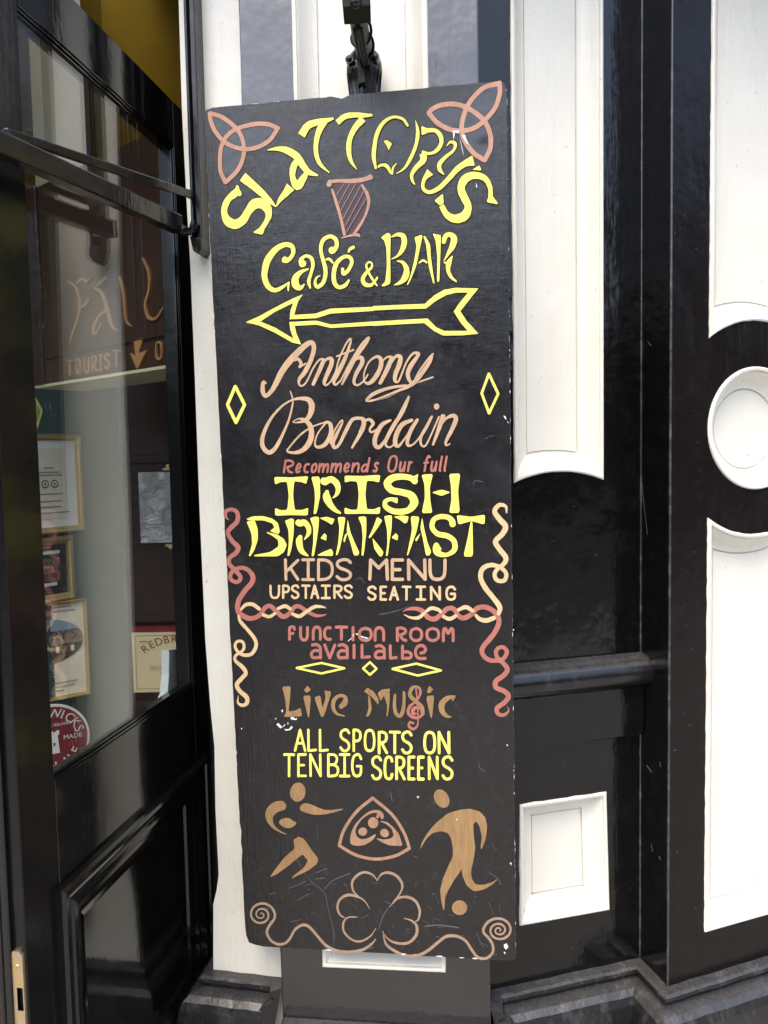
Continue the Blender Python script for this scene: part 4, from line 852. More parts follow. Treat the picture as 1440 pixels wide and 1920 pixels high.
# recommendation in script
t = Paint(BP, 0.0009); t.slim = 0.92
t.stroke('e', [(488, 440, 26), (468, 430, 34), (460, 470, 40), (462, 520, 46), (490, 560, 36), (545, 508, 44), (590, 430, 54), (640, 330, 60), (720, 222, 64), (810, 130, 58), (880, 72, 50), (925, 66, 44), (936, 130, 44), (902, 240, 44), (850, 340, 44), (803, 400, 34), (800, 450, 24), (830, 464, 22), (872, 420, 20), (930, 300, 22), (985, 225, 22), (1020, 214, 25)])
t.stroke('e', [(752, 222, 34), (790, 215, 32), (818, 258, 30), (802, 290, 26), (862, 255, 18)])
t.stroke('e', [(1030, 225, 40), (990, 320, 40), (930, 450, 32)]); t.stroke('e', [(950, 390, 18), (1040, 232, 24), (1095, 212, 40), (1100, 262, 44), (1060, 360, 42), (1034, 430, 34), (1050, 458, 24), (1092, 425, 20), (1140, 330, 18), (1170, 220, 18), (1230, 85, 20), (1275, 25, 22), (1276, 70, 26), (1222, 220, 38), (1152, 360, 42), (1122, 420, 34), (1140, 455, 25), (1185, 415, 20)])
t.stroke('e', [(1148, 190, 18), (1305, 130, 22)], sm=False)
t.stroke('e', [(1180, 428, 18), (1285, 230, 20), (1380, 80, 22), (1448, 12, 22), (1425, 65, 30), (1330, 195, 36), (1262, 320, 38), (1200, 450, 22)]); t.stroke('e', [(1222, 350, 18), (1300, 240, 25), (1372, 200, 38), (1386, 252, 42), (1332, 350, 38), (1310, 430, 28), (1342, 458, 25), (1395, 425, 20), (1440, 360, 18)])
t.stroke('f', [(60, 412, 16), (62, 340, 16), (90, 260, 18), (130, 210, 22), (185, 186, 30), (216, 222, 40), (204, 300, 42), (152, 388, 42), (100, 428, 30), (60, 410, 18)])
t.stroke('f', [(225, 228, 16), (270, 190, 22), (306, 192, 30)]); t.stroke('f', [(312, 200, 40), (270, 300, 42), (207, 424, 34)]); t.stroke('f', [(228, 380, 16), (290, 270, 20), (345, 187, 28), (388, 192, 42), (378, 260, 44), (346, 340, 40), (340, 402, 32), (370, 410, 22), (402, 340, 20), (442, 240, 20), (498, 162, 25), (545, 156, 30), (545, 180, 32), (482, 270, 42), (456, 340, 40), (470, 398, 32), (502, 420, 22), (560, 315, 20), (640, 205, 20), (684, 158, 16)])
t.stroke('f', [(678, 165, 22), (648, 240, 34), (540, 390, 40), (462, 453, 34), (350, 500, 24), (160, 575, 20), (82, 582, 24), (150, 520, 34), (290, 468, 28), (440, 445, 24)]); t.stroke('f', [(80, 582, 20), (180, 572, 22), (290, 540, 22), (420, 470, 22), (540, 420, 20), (680, 370, 20)])
t.build('lettering', ['peach', 'outline'], sign, 'peach script, first line, above the word recommends')
t = Paint(BP, 0.0009); t.slim = 0.92
t.stroke('e', [(718, 515, 14), (740, 590, 18), (735, 660, 22), (700, 790, 25), (640, 930, 30), (580, 1040, 40), (520, 1085, 45), (462, 1030, 45), (462, 930, 40), (530, 780, 30), (630, 662, 25), (720, 602, 22), (800, 582, 30), (885, 592, 50), (918, 650, 60), (900, 735, 50), (850, 788, 35), (770, 806, 16), (744, 796, 12), (800, 770, 18), (860, 788, 40), (908, 850, 50), (910, 950, 56), (860, 1040, 50), (780, 1084, 35), (690, 1074, 22), (722, 1020, 20), (820, 912, 22), (930, 842, 18), (1050, 800, 18)])
t.stroke('e', [(1050, 806, 22), (975, 905, 18), (946, 1000, 20), (972, 1034, 30), (1040, 1010, 40), (1094, 910, 42), (1092, 825, 40), (1055, 797, 24)]); t.stroke('e', [(1090, 1000, 20), (1130, 880, 20), (1190, 790, 18), (1205, 800, 16), (1172, 870, 28), (1116, 990, 38), (1130, 1038, 34), (1172, 1010, 30), (1232, 890, 38), (1290, 785, 36), (1350, 765, 30), (1400, 785, 42), (1384, 880, 42), (1292, 1040, 24)])
t.stroke('f', [(18, 865, 16), (60, 775, 20), (110, 752, 30), (142, 790, 34), (112, 840, 22), (130, 865, 25), (190, 830, 18), (270, 760, 18)]); t.stroke('f', [(300, 758, 24), (222, 800, 40), (166, 900, 45), (160, 978, 40), (200, 1000, 36), (260, 920, 25), (340, 780, 22), (420, 625, 20), (462, 545, 18), (458, 575, 22), (410, 680, 32), (330, 802, 38), (262, 930, 35), (258, 985, 25), (300, 1000, 20), (352, 950, 18)])
t.stroke('f', [(490, 757, 30), (402, 800, 44), (352, 890, 45), (342, 968, 40), (372, 990, 30), (422, 930, 20), (540, 762, 20)]); t.stroke('f', [(540, 755, 30), (482, 850, 38), (452, 940, 35), (460, 985, 28), (510, 970, 20), (580, 882, 18), (662, 730, 18)]); t.stroke('f', [(672, 725, 25), (622, 820, 30), (572, 910, 28), (576, 978, 25), (612, 988, 22), (660, 900, 18), (735, 728, 20)]); t.ell('f', 714, 635, 24, 28)
t.stroke('f', [(772, 722, 45), (740, 820, 40), (682, 978, 24)]); t.stroke('f', [(702, 920, 16), (780, 765, 20), (850, 718, 35), (888, 742, 42), (858, 830, 38), (802, 940, 28), (800, 984, 20), (835, 970, 14)])
t.build('lettering', ['peach', 'outline'], sign, 'peach script, second line, above the word recommends')
# recommends our full
t = Paint(BP, 0.0)
RW = 4.6
t_items = [('R2', 530, 550, 861.5, 888), ('e2', 553, 564, 868, 887.5), ('c', 568, 579, 868, 887.5), ('o', 582, 594, 868, 887), ('m', 596, 616, 868, 887), ('m', 619, 640, 867.5, 887), ('e2', 643, 655, 867, 886.5), ('n2', 658, 673, 867, 886.5), ('d', 676, 691, 857, 886), ('s', 698, 709, 865.5, 886), ('O', 725, 743, 853, 886), ('u2', 747, 759, 864.5, 885.5), ('r', 763, 772, 864, 885.5), ('f', 790, 804, 853, 885.5), ('u2', 806, 818, 863.5, 885), ('l', 820, 829, 854, 885), ('l', 829, 838, 854, 885)]
line(t, 'p', t_items[:10], 3.9, 0.16)
t.build('lettering', ['red'], sign, 'small salmon italic word, left of two')
t = Paint(BP, 0.0)
line(t, 'p', t_items[10:], 3.9, 0.16)
t.build('lettering', ['red'], sign, 'small salmon italic words, right of two')
# the two big words
t = Paint(BP, H_)
for c, P in (('g', [(535, 72), (700, 78), (865, 65), (845, 140), (800, 122), (730, 115), (718, 250), (735, 390), (800, 392), (865, 370), (860, 445), (700, 440), (545, 448), (545, 372), (600, 394), (662, 390), (677, 250), (660, 120), (600, 122), (545, 146)]),
             ('g', [(893, 72), (975, 68), (980, 250), (955, 380), (940, 428), (915, 430), (930, 300), (925, 190)]),
             ('h', [(-168, 58), (0, 62), (165, 50), (155, 122), (100, 108), (40, 105), (25, 230), (40, 370), (100, 372), (165, 348), (160, 415), (0, 412), (-168, 416), (-168, 355), (-110, 376), (-48, 375), (-35, 230), (-50, 115), (-110, 108), (-165, 122)]),
             ('h', [(548, 50), (655, 42), (625, 170), (630, 290), (650, 405), (550, 408), (580, 260), (575, 140)]), ('h', [(805, 42), (910, 38), (888, 200), (905, 405), (805, 405), (827, 280), (822, 160)]), ('h', [(642, 215), (735, 188), (820, 212), (735, 248)]),
             ('g', [(268, 478), (330, 452), (430, 450), (520, 475), (575, 520), (592, 600), (578, 624), (495, 595), (540, 560), (520, 520), (430, 490), (300, 492)]), ('g', [(270, 500), (350, 492), (380, 580), (380, 680), (345, 780), (310, 835), (292, 835), (325, 720), (320, 620)]), ('g', [(455, 605), (560, 624), (630, 670), (660, 730), (630, 800), (570, 838), (350, 838), (345, 825), (500, 797), (580, 740), (575, 680), (520, 640)]),
             ('g', [(640, 495), (700, 472), (728, 480), (725, 620), (705, 760), (685, 830), (665, 835), (680, 700), (675, 580)]), ('g', [(882, 470), (930, 455), (970, 462), (965, 560), (945, 700), (920, 835), (898, 835), (915, 700), (915, 560)]), ('g', [(975, 468), (1045, 458), (1122, 480), (1095, 535), (1050, 505)]), ('g', [(980, 665), (1020, 615), (1042, 635), (1038, 688)]), ('g', [(945, 830), (1000, 800), (1085, 765), (1105, 800), (1100, 835)]),
             ('g', [(1148, 460), (1225, 460), (1200, 620), (1170, 760), (1145, 828), (1130, 825), (1155, 700), (1165, 560)]), ('g', [(1245, 480), (1270, 600), (1310, 700), (1357, 800), (1345, 828), (1305, 830), (1270, 700), (1235, 600)]), ('g', [(1242, 612), (1232, 650), (1215, 705), (1203, 690), (1218, 630)]),
             ('g', [(1345, 460), (1395, 452), (1425, 460), (1425, 600), (1405, 780), (1395, 832), (1378, 830), (1390, 650), (1380, 540)]), ('h', [(135, 440), (185, 475), (130, 560), (70, 640), (55, 635), (100, 540)]), ('h', [(92, 640), (110, 660), (150, 710), (195, 770), (180, 810), (160, 810), (110, 740)]),
             ('h', [(200, 438), (240, 428), (275, 430), (270, 550), (250, 680), (235, 800), (217, 808), (232, 680), (228, 560)]), ('h', [(290, 440), (370, 428), (430, 440), (415, 495), (390, 503), (350, 470)]), ('h', [(268, 635), (310, 592), (332, 620), (325, 662)]),
             ('h', [(448, 435), (530, 440), (505, 570), (460, 700), (425, 795), (412, 800), (435, 690), (460, 560)]), ('h', [(555, 445), (575, 560), (605, 680), (640, 770), (620, 800), (590, 800), (565, 660), (538, 540)]), ('h', [(540, 592), (510, 660), (495, 672), (490, 650), (520, 612)]),
             ('h', [(876, 425), (1010, 442), (1140, 420), (1135, 515), (1015, 480), (890, 515)]), ('h', [(1005, 485), (1022, 490), (1025, 620), (1028, 790), (1015, 812), (950, 812), (942, 790), (975, 650)])): t.poly(c, P)
t.stroke('g', [(1012, 112, 70), (1030, 118, 66), (1080, 96, 60), (1130, 125, 62), (1153, 180, 50), (1140, 238, 34), (1102, 275, 8)]); t.stroke('g', [(1046, 215, 36), (1042, 265, 74), (1070, 330, 62), (1120, 388, 42), (1172, 420, 20)])
t.stroke('h', [(488, 110, 56), (450, 82, 52), (380, 68, 52), (285, 78, 62), (230, 130, 68), (270, 192, 62), (370, 214, 58), (450, 242, 68), (480, 312, 74), (420, 382, 56), (300, 392, 52), (218, 350, 46), (212, 300, 40), (255, 278, 34), (310, 285, 40)]); t.poly('h', [(450, 78), (520, 40), (502, 140), (462, 132)]); t.poly('h', [(270, 268), (326, 262), (325, 318), (290, 305)])
t.stroke('g', [(768, 512, 62), (790, 520, 60), (830, 512, 56), (868, 560, 48), (868, 620, 38), (828, 675, 10)]); t.stroke('g', [(790, 650, 40), (778, 690, 64), (790, 760, 56), (815, 800, 44), (862, 832, 14)])
t.stroke('h', [(838, 512, 56), (830, 475, 52), (790, 445, 46), (720, 440, 44), (662, 470, 45), (648, 540, 45), (700, 600, 48), (790, 620, 48), (852, 670, 48), (852, 750, 48), (780, 795, 36), (700, 778, 56), (680, 735, 52), (684, 700, 40)]); t.stroke('h', [(690, 700, 36), (725, 745, 20)])
t.build('lettering', ['yellow', 'outline'], sign, 'largest yellow words in the middle of the board')
t = Paint(BP, 0.0008)
line(t, 'g', row('KIDS', ((630, 780), (797, 932), (950, 1112), (1128, 1290)), 857, 1076), 28); t.build('lettering', ['peach', 'outline'], sign, 'peach capitals, left word'); t = Paint(BP, 0.0008); line(t, 'h', row('MENU', ((52, 246), (262, 388), (412, 598), (612, 782)), 828, 1038), 30)
t.build('lettering', ['peach', 'outline'], sign, 'peach capitals, right word')
t = Paint(BP, 0.0008)
line(t, 'g', row('UPSTAIRS', ((490, 594), (612, 690), (697, 782), (796, 888), (884, 972), (986, 1084), (1106, 1198), (1206, 1296)), 1110, 1250), 22); line(t, 'h', row('SEATING', ((42, 132), (158, 230), (246, 340), (362, 456), (492, 592), (626, 730), (772, 870)), 1082, 1222), 22)
t.build('lettering', ['cream', 'outline'], sign, 'narrow cream capitals about seating')
t = Paint(BP, 0.0)
line(t, 'i', [('F', 618, 700, 270, 418), ('u', 726, 820, 275, 424), ('n', 848, 944, 272, 418), ('c', 956, 1042, 275, 420), ('T', 1068, 1200, 272, 418), ('i', 1232, 1260, 275, 424), ('O2', 1292, 1436, 282, 428)], 28); line(t, 'j', [('n', 104, 210, 268, 412), ('R2', 310, 418, 272, 414), ('O2', 432, 564, 275, 416), ('O2', 584, 722, 275, 416), ('M2', 738, 856, 276, 418)], 27)
line(t, 'i', [('a', 828, 946, 440, 598), ('v', 958, 1084, 442, 598), ('a', 1086, 1204, 442, 598), ('i', 1240, 1272, 445, 594), ('L', 1318, 1418, 445, 592)], 28); line(t, 'j', [('a', 102, 216, 436, 580), ('L', 244, 328, 436, 578), ('b', 358, 468, 440, 582), ('e', 478, 602, 432, 584)], 27)
t.build('lettering', ['red'], sign, 'rounded salmon capitals about the room')
# small diamonds
for cr, P, w_, lab in (('i', [(700, 680), (940, 632), (1162, 683), (940, 733)], 20, 'long yellow diamond, left of three'), ('i', [(1342, 685), (1408, 624), (1472, 688), (1408, 745)], 20, 'small yellow diamond between the long ones'), ('j', [(278, 665), (500, 616), (730, 680), (513, 727)], 20, 'long yellow diamond, right of three'),
                       ('e', [(206, 470), (292, 640), (212, 806), (133, 640)], 30, 'upright yellow diamond at the left edge'), ('f', [(1184, 340), (1268, 520), (1186, 695), (1119, 515)], 22, 'upright yellow diamond at the right edge')):
    t = Paint(BP, 0.0008)
    for i in range(4): t.stroke(cr, [P[i], P[(i + 1) % 4]], w_, sm=False)
    t.build('diamond_mark', ['yellow', 'outline'], sign, lab)
# live music
t = Paint(BP, 0.0008)
for c, P in (('i', [(560, 860), (645, 856), (636, 990), (622, 1100), (690, 1090), (738, 1062), (758, 1146), (575, 1153), (602, 1100), (592, 980)]), ('i', [(770, 895), (805, 850), (840, 890), (800, 920)]), ('i', [(762, 948), (840, 945), (824, 1150), (812, 1158), (803, 1120)]), ('i', [(870, 962), (930, 945), (952, 1068), (982, 960), (968, 895), (1040, 910), (965, 1145), (938, 1152)]),
             ('j', [(12, 875), (45, 840), (110, 880), (150, 950), (150, 1002), (90, 930), (30, 885)]), ('j', [(50, 905), (72, 930), (87, 1040), (62, 1100), (30, 1110), (56, 1030)]), ('j', [(140, 890), (180, 855), (255, 850), (257, 872), (205, 905), (170, 965)]), ('j', [(198, 905), (255, 880), (250, 1000), (232, 1110), (222, 1100), (230, 1010)]),
             ('j', [(597, 880), (620, 820), (658, 855), (625, 893)]), ('j', [(590, 920), (668, 910), (648, 1110), (638, 1125), (628, 1100)]), ('j', [(825, 912), (870, 912), (838, 972)])): t.poly(c, P)
t.stroke('i', [(1130, 1050, 44), (1165, 1015, 56), (1172, 962, 36), (1120, 945, 30), (1066, 985, 40), (1056, 1060, 36), (1092, 1120, 25), (1166, 1142, 6)])
t.stroke('j', [(302, 905, 22), (296, 1000, 32), (310, 1078, 36), (345, 1104, 36), (374, 1060, 36), (386, 960, 30), (384, 882, 26)]); t.stroke('j', [(848, 926, 26), (790, 938, 45), (738, 990, 56), (742, 1060, 50), (782, 1104, 35), (826, 1112, 8)])
t.stroke('j', [(515, 836, 24), (480, 832, 28), (448, 862, 34), (442, 912, 38), (490, 962, 40), (548, 1022, 44), (558, 1080, 36)])
t.build('lettering', ['ochre', 'outline'], sign, 'ochre fantasy lettering with a treble clef')
t = Paint(BP, 0.0)
t.stroke('j', [(516, 945, 18), (538, 890, 24), (528, 845, 24), (500, 826, 18)]); t.stroke('j', [(498, 968, 16), (440, 1015, 26), (424, 1072, 28), (460, 1112, 28), (520, 1118, 26), (566, 1080, 26)]); t.stroke('j', [(545, 1040, 18), (505, 1025, 28), (470, 1045, 36), (470, 1085, 26), (500, 1080, 14)])
t.stroke('j', [(496, 842, 12), (512, 1000, 14), (516, 1140, 14), (508, 1196, 18), (470, 1226, 26), (432, 1198, 24), (440, 1162, 22), (474, 1172, 18)])
t.build('treble_clef', ['red'], sign)
# sports
t = Paint(BP, 0.0008)
line(t, 'k', row('ALLSPO', ((592, 718), (726, 826), (842, 944), (1048, 1160), (1180, 1272), (1294, 1408)), 85, 318), 25); line(t, 'l', row('RTSON', ((92, 188), (192, 308), (308, 418), (516, 634), (648, 768)), 98, 318), 26)
line(t, 'k', row('TENBIG', ((485, 608), (628, 724), (746, 872), (926, 1048), (1042, 1160), (1168, 1278)), 330, 570), 25); line(t, 'l', row('SCREENS', ((28, 134), (146, 238), (254, 352), (368, 444), (458, 530), (556, 660), (684, 798)), 330, 560), 26)
t.build('lettering', ['yellow', 'outline'], sign, 'two narrow yellow lines near the foot of the board')
# sportsmen
t = Paint(BP, 0.0006)
t.ell('k', 632, 720, 78, 96, 8)
t.poly('k', [(480, 810), (515, 850), (502, 892), (430, 920), (385, 970), (392, 1040), (440, 1095), (522, 1142), (460, 1125), (370, 1070), (315, 990), (312, 910), (350, 850), (410, 815)], 1)
t.poly('k', [(660, 858), (700, 832), (760, 842), (850, 880), (930, 900), (1085, 888), (1000, 920), (900, 940), (800, 945), (700, 920), (658, 895)], 1); t.poly('k', [(444, 1022), (480, 986), (540, 980), (590, 1010), (618, 1032), (570, 1072), (500, 1072)], 1)
t.poly('k', [(590, 1195), (635, 1165), (690, 1185), (740, 1250), (780, 1310), (835, 1380), (830, 1430), (740, 1500), (565, 1585), (600, 1545), (690, 1480), (735, 1400), (680, 1340), (640, 1370), (520, 1470), (420, 1540), (352, 1570), (400, 1500), (500, 1370), (602, 1285)])
t.build('running_player_emblem', ['ochre', 'outline'], sign)
t = Paint(BP, 0.0006)
body = [(485, 1205), (500, 1140), (560, 1040), (640, 950), (740, 870), (850, 835), (950, 825), (1040, 850), (1095, 910), (1110, 1000), (1095, 1110), (1055, 1208), (1048, 1180), (1060, 1080), (1035, 980), (1005, 942), (980, 970), (985, 1080), (1000, 1190), (985, 1290), (960, 1400)]
body = [(690 + x * .20139, 1350 + y * .20139) for x, y in body] + [(700 + x * .19444, 1600 + y * .19444) for x, y in [(945, 200), (952, 250), (990, 300), (1060, 302), (1140, 280), (1204, 243), (1150, 300), (1060, 350), (970, 365), (900, 310), (862, 220), (850, 145), (838, 175), (780, 255), (725, 350), (693, 420), (685, 545), (675, 545), (652, 440), (645, 350), (670, 240), (720, 130), (765, 30)]] + [(690 + x * .20139, 1350 + y * .20139) for x, y in [(790, 1190), (770, 1090), (740, 1050), (680, 1033), (600, 1050), (540, 1110)]]
t.poly('p', body); t.ell('l', 686, 730, 66, 92, -30); t.ell('n', 832, 522, 74, 70)
t.build('kicking_player_emblem', ['ochre', 'outline'], sign)
# three sided emblem
t = Paint(BP, 0.0006)
t.stroke('p', [(699, 1496), (735, 1527), (757, 1560), (768, 1590)], 6.0); t.stroke('p', [(768, 1590), (742, 1604), (705, 1610.5), (668, 1603), (636, 1585)], 6.0); t.stroke('p', [(636, 1585), (645, 1556), (668, 1522), (699, 1496)], 6.0)
t.poly('p', [(657, 1580), (659, 1560), (668, 1543), (685, 1526), (700, 1519), (713, 1520), (720, 1529), (716, 1536), (710, 1526), (698, 1524), (682, 1533), (670, 1548), (667, 1561), (674, 1572), (688, 1572), (704, 1564), (700, 1573), (685, 1583), (668, 1585)], 1)
t.poly('l', [(105, 938), (180, 948), (240, 1000), (290, 1060), (325, 1170), (200, 1165), (120, 1130), (75, 1098), (150, 1112), (215, 1102), (242, 1070), (222, 1010), (170, 965)]); t.ell('k', 1386, 1025, 52, 54); t.ell('k', 1282, 1113, 44, 40); t.ell('l', 155, 1050, 42, 36, 30); t.ell('l', 92, 893, 15, 17)
t.build('triangle_emblem', ['emblem', 'outline'], sign)
# shamrock
t = Paint(BP, 0.0)
for c, P in (('m', [(1375, 272, 8), (1320, 210, 18), (1230, 190, 25), (1150, 240, 24), (1120, 310, 22), (1150, 400, 16), (1250, 480, 10), (1295, 552, 5)]), ('m', [(1240, 465, 8), (1180, 435, 20), (1080, 415, 28), (1000, 460, 24), (975, 540, 22), (1000, 610, 18), (1042, 640, 10)]), ('m', [(1170, 635, 6), (1080, 640, 14), (1035, 692, 22), (1040, 780, 20), (1110, 855, 18), (1200, 880, 20), (1300, 830, 14), (1357, 752, 6)]),
             ('n', [(36, 262, 8), (80, 200, 18), (150, 185, 24), (230, 220, 26), (280, 300, 24), (260, 380, 14), (200, 460, 10), (158, 512, 6)]), ('n', [(185, 482, 10), (240, 430, 18), (330, 420, 24), (410, 462, 26), (448, 550, 24), (435, 630, 18), (408, 656, 10)]), ('n', [(300, 625, 6), (370, 648, 14), (420, 702, 28), (410, 792, 28), (330, 863, 24), (210, 860, 18), (130, 812, 10), (88, 748, 5)])): t.stroke(c, P)
t.stroke('n', [(152, 512, 6), (90, 612, 12), (52, 730, 8)], m=1)
t.build('shamrock_emblem', ['tan', 'scratch'], sign)
# vines along the foot
t = Paint(BP, 0.0)
sp = []
for k in range(46):
    a = 2 * math.pi * 2.35 * k / 45; r_ = 138 - 128 * (k / 45) ** 0.8; sp.append((212 + r_ * math.cos(a), 612 - r_ * 0.95 * math.sin(a), 26 - 16 * k / 45))
t.stroke('m', sp[::-1] + [(340, 660, 26), (295, 720, 28), (270, 790, 28), (310, 870, 26), (380, 908, 26), (450, 898, 26), (500, 850, 26), (550, 762, 26), (620, 717, 28), (690, 732, 30), (770, 820, 28), (860, 920, 30), (960, 970, 30), (1080, 985, 28), (1220, 965, 28), (1310, 910, 22), (1357, 858, 8)])
sp = []
for k in range(50):
    a = math.pi - 2 * math.pi * 2.6 * k / 49; r_ = 152 - 142 * (k / 49) ** 0.75; sp.append((1212 + r_ * math.cos(a), 740 - r_ * 0.88 * math.sin(a), 24 - 12 * k / 49))
t.stroke('n', sp[::-1] + [(1072, 775, 24), (1112, 815, 25), (1150, 880, 26), (1150, 955, 26), (1090, 1010, 26), (1010, 1002, 26), (950, 930, 26), (890, 842, 26), (800, 797, 28), (700, 802, 28), (620, 860, 28), (520, 940, 28), (420, 985, 28), (300, 982, 28), (190, 930, 28), (122, 870, 22), (94, 778, 6)])
t.build('vine_border', ['tan'], sign)
# braided ribbons at the sides
t = Paint(BP, 0.0006)
t.stroke('g', [(95, 485, 10), (68, 450, 28), (75, 402, 36), (130, 387, 36), (180, 418, 42), (180, 500, 46), (120, 562, 46), (90, 612, 42), (130, 690, 44), (188, 750, 50), (168, 805, 46), (110, 850, 42), (102, 910, 44), (160, 972, 44), (212, 1040, 42), (180, 1086, 40), (120, 1062, 40), (120, 1002, 40), (180, 956, 40), (262, 956, 42), (326, 1020, 50), (322, 1090, 50), (252, 1172, 50), (192, 1272, 50), (190, 1370, 52), (260, 1425, 52), (330, 1436, 46), (400, 1402, 44), (450, 1332, 44), (500, 1318, 44), (560, 1372, 46), (620, 1420, 48), (680, 1392, 44), (730, 1328, 42), (780, 1322, 40), (850, 1366, 38), (930, 1408, 34), (1000, 1408, 20), (1040, 1394, 5)])
t.build('braid_border', ['red', 'outline'], sign, 'salmon braided ribbon at the left edge')
t = Paint(BP, 0.0006)
t.stroke('g', [(215, 1352, 24), (262, 1306, 34), (330, 1302, 38), (392, 1345, 36)]); t.stroke('g', [(430, 1402, 34), (490, 1420, 32), (545, 1388, 28)]); t.stroke('g', [(575, 1342, 30), (640, 1318, 36), (692, 1345, 30)]); t.stroke('g', [(715, 1395, 30), (780, 1416, 36), (848, 1372, 34), (920, 1327, 34), (980, 1322, 26), (1036, 1335, 6)])
t.stroke('i', [(142, 175, 22), (160, 232, 32), (230, 312, 34), (298, 400, 36), (310, 470, 36), (270, 542, 36), (200, 556, 34), (140, 528, 30), (108, 470, 28), (130, 424, 27), (180, 428, 28), (196, 480, 28), (170, 522, 28), (115, 560, 28), (112, 610, 32), (180, 672, 40), (212, 730, 40), (170, 782, 42), (126, 840, 42), (152, 900, 42), (220, 962, 44), (222, 1018, 40), (178, 1040, 32), (135, 1010, 20), (142, 945, 4)])
t.build('braid_border', ['cream', 'outline'], sign, 'cream braided ribbon at the left edge')
t = Paint(BP, 0.0006)
t.stroke('h', [(375, 1322, 6), (430, 1300, 25), (500, 1297, 38), (560, 1322, 44), (610, 1378, 44), (670, 1393, 46), (730, 1350, 44), (790, 1296, 44), (850, 1300, 44), (890, 1360, 44), (940, 1384, 46), (1010, 1350, 44), (1070, 1290, 44), (1150, 1284, 46), (1230, 1330, 46), (1270, 1410, 46), (1240, 1500, 46), (1190, 1570, 46), (1130, 1640, 46), (1110, 1690, 44), (1130, 1740, 42), (1180, 1775, 42), (1250, 1780, 40), (1310, 1762, 38), (1342, 1700, 38), (1310, 1656, 36), (1262, 1664, 36), (1240, 1705, 36), (1260, 1760, 38), (1310, 1805, 42), (1348, 1862, 44), (1310, 1920, 44), (1242, 1970, 46), (1242, 2030, 46), (1320, 2065, 46), (1358, 2112, 46), (1320, 2170, 44), (1252, 2222, 42), (1262, 2276, 36), (1318, 2284, 32), (1360, 2245, 14), (1346, 2206, 4)])
t.build('braid_border', ['red', 'outline'], sign, 'salmon braided ribbon at the right edge')
t = Paint(BP, 0.0006)
t.stroke('h', [(1340, 402, 14), (1332, 345, 26), (1272, 332, 38), (1228, 390, 42), (1272, 460, 48), (1330, 530, 50), (1302, 600, 46), (1237, 670, 46), (1272, 740, 46), (1332, 820, 46), (1318, 875, 40), (1262, 920, 36), (1228, 975, 36), (1252, 1032, 38), (1318, 1034, 38), (1336, 970, 36), (1285, 915, 36), (1200, 890, 40), (1122, 920, 44), (1097, 1000, 44), (1140, 1100, 46), (1220, 1200, 46), (1276, 1282, 46), (1266, 1345, 34)])
t.stroke('h', [(385, 1352, 5), (450, 1380, 22), (520, 1380, 32), (572, 1340, 28)]); t.stroke('h', [(590, 1322, 26), (640, 1292, 34), (705, 1306, 32), (728, 1330, 26)]); t.stroke('h', [(752, 1370, 30), (810, 1392, 36), (868, 1362, 30)]); t.stroke('h', [(890, 1308, 28), (960, 1282, 38), (1028, 1318, 32)]); t.stroke('h', [(1055, 1360, 28), (1090, 1392, 36), (1150, 1406, 42), (1222, 1382, 38)])
t.build('braid_border', ['cream', 'outline'], sign, 'cream braided ribbon at the right edge')
# chips and scratches
t = Paint(BP, 0.0)
for c, P in (('i', [(640, 1160), (665, 1152), (690, 1172), (705, 1160), (700, 1182), (650, 1178)]), ('i', [(505, 1225), (525, 1212), (560, 1250), (592, 1218), (585, 1240), (545, 1262)]), ('i', [(580, 1272), (625, 1272), (650, 1238), (664, 1255), (640, 1278), (600, 1284)]), ('i', [(612, 1205), (625, 1215), (614, 1226)]), ('i', [(552, 1088), (572, 1082), (566, 1112)]), ('i', [(165, 1260), (178, 1262), (170, 1272)]), ('i', [(495, 1165), (505, 1166), (500, 1178)]),
             ('b', [(850, 520), (905, 518), (900, 545), (870, 535), (858, 600)]), ('b', [(905, 560), (925, 640), (945, 740), (930, 690)]), ('b', [(925, 560), (955, 560), (985, 645), (960, 620)]), ('b', [(1045, 960), (1058, 990), (1050, 1005)]),
             ('f', [(1315, 715), (1335, 725), (1342, 755), (1325, 740)]), ('f', [(1352, 765), (1364, 785), (1354, 782)]), ('l', [(1290, 225), (1304, 232), (1295, 244)]), ('l', [(1320, 1328), (1338, 1330), (1332, 1352)]), ('n', [(1258, 880), (1285, 868), (1302, 900), (1280, 925), (1260, 905)]), ('n', [(1258, 950), (1275, 955), (1268, 972)]), ('l', [(455, 712), (475, 712), (466, 726)]), ('l', [(822, 920), (836, 920), (828, 936)]), ('j', [(1398, 295), (1410, 300), (1402, 308)])): t.poly(c, P, chk=0)
t.stroke('i', [(1275, 350), (1330, 378), (1388, 395)], 8); t.stroke('i', [(1198, 420), (1240, 385), (1250, 352)], 6)
for k in range(34):
    e = random.choice((1, 1, 2, 2, 0)); l_ = random.uniform(1.0, 7.0); w_ = random.uniform(0.35, 1.0)
    if e == 1:
        y = random.triangular(200, 1790, 1640); x = 951 + (y - 150) * .0103 - w_ * .5; P = [(x - w_, y), (x, y - l_), (x + .3, y), (x - .2, y + l_ * .6)]
    elif e == 0: y = random.uniform(300, 1760); x = 381 + (y - 203) * .051 + w_; P = [(x - .3, y), (x + .2, y - l_), (x + w_, y), (x + .3, y + l_ * .5)]
    else: x = random.triangular(560, 960, 900); y = 1772 + (x - 461) * .059 - w_; P = [(x - l_, y - .4), (x, y - w_), (x + l_, y), (x, y + .8)]
    t.poly('p', P, chk=0)
tag(t.build('paint_chips', ['chip'], sign), kind='stuff')
t = Paint(BP, 0.0, 0.0001)
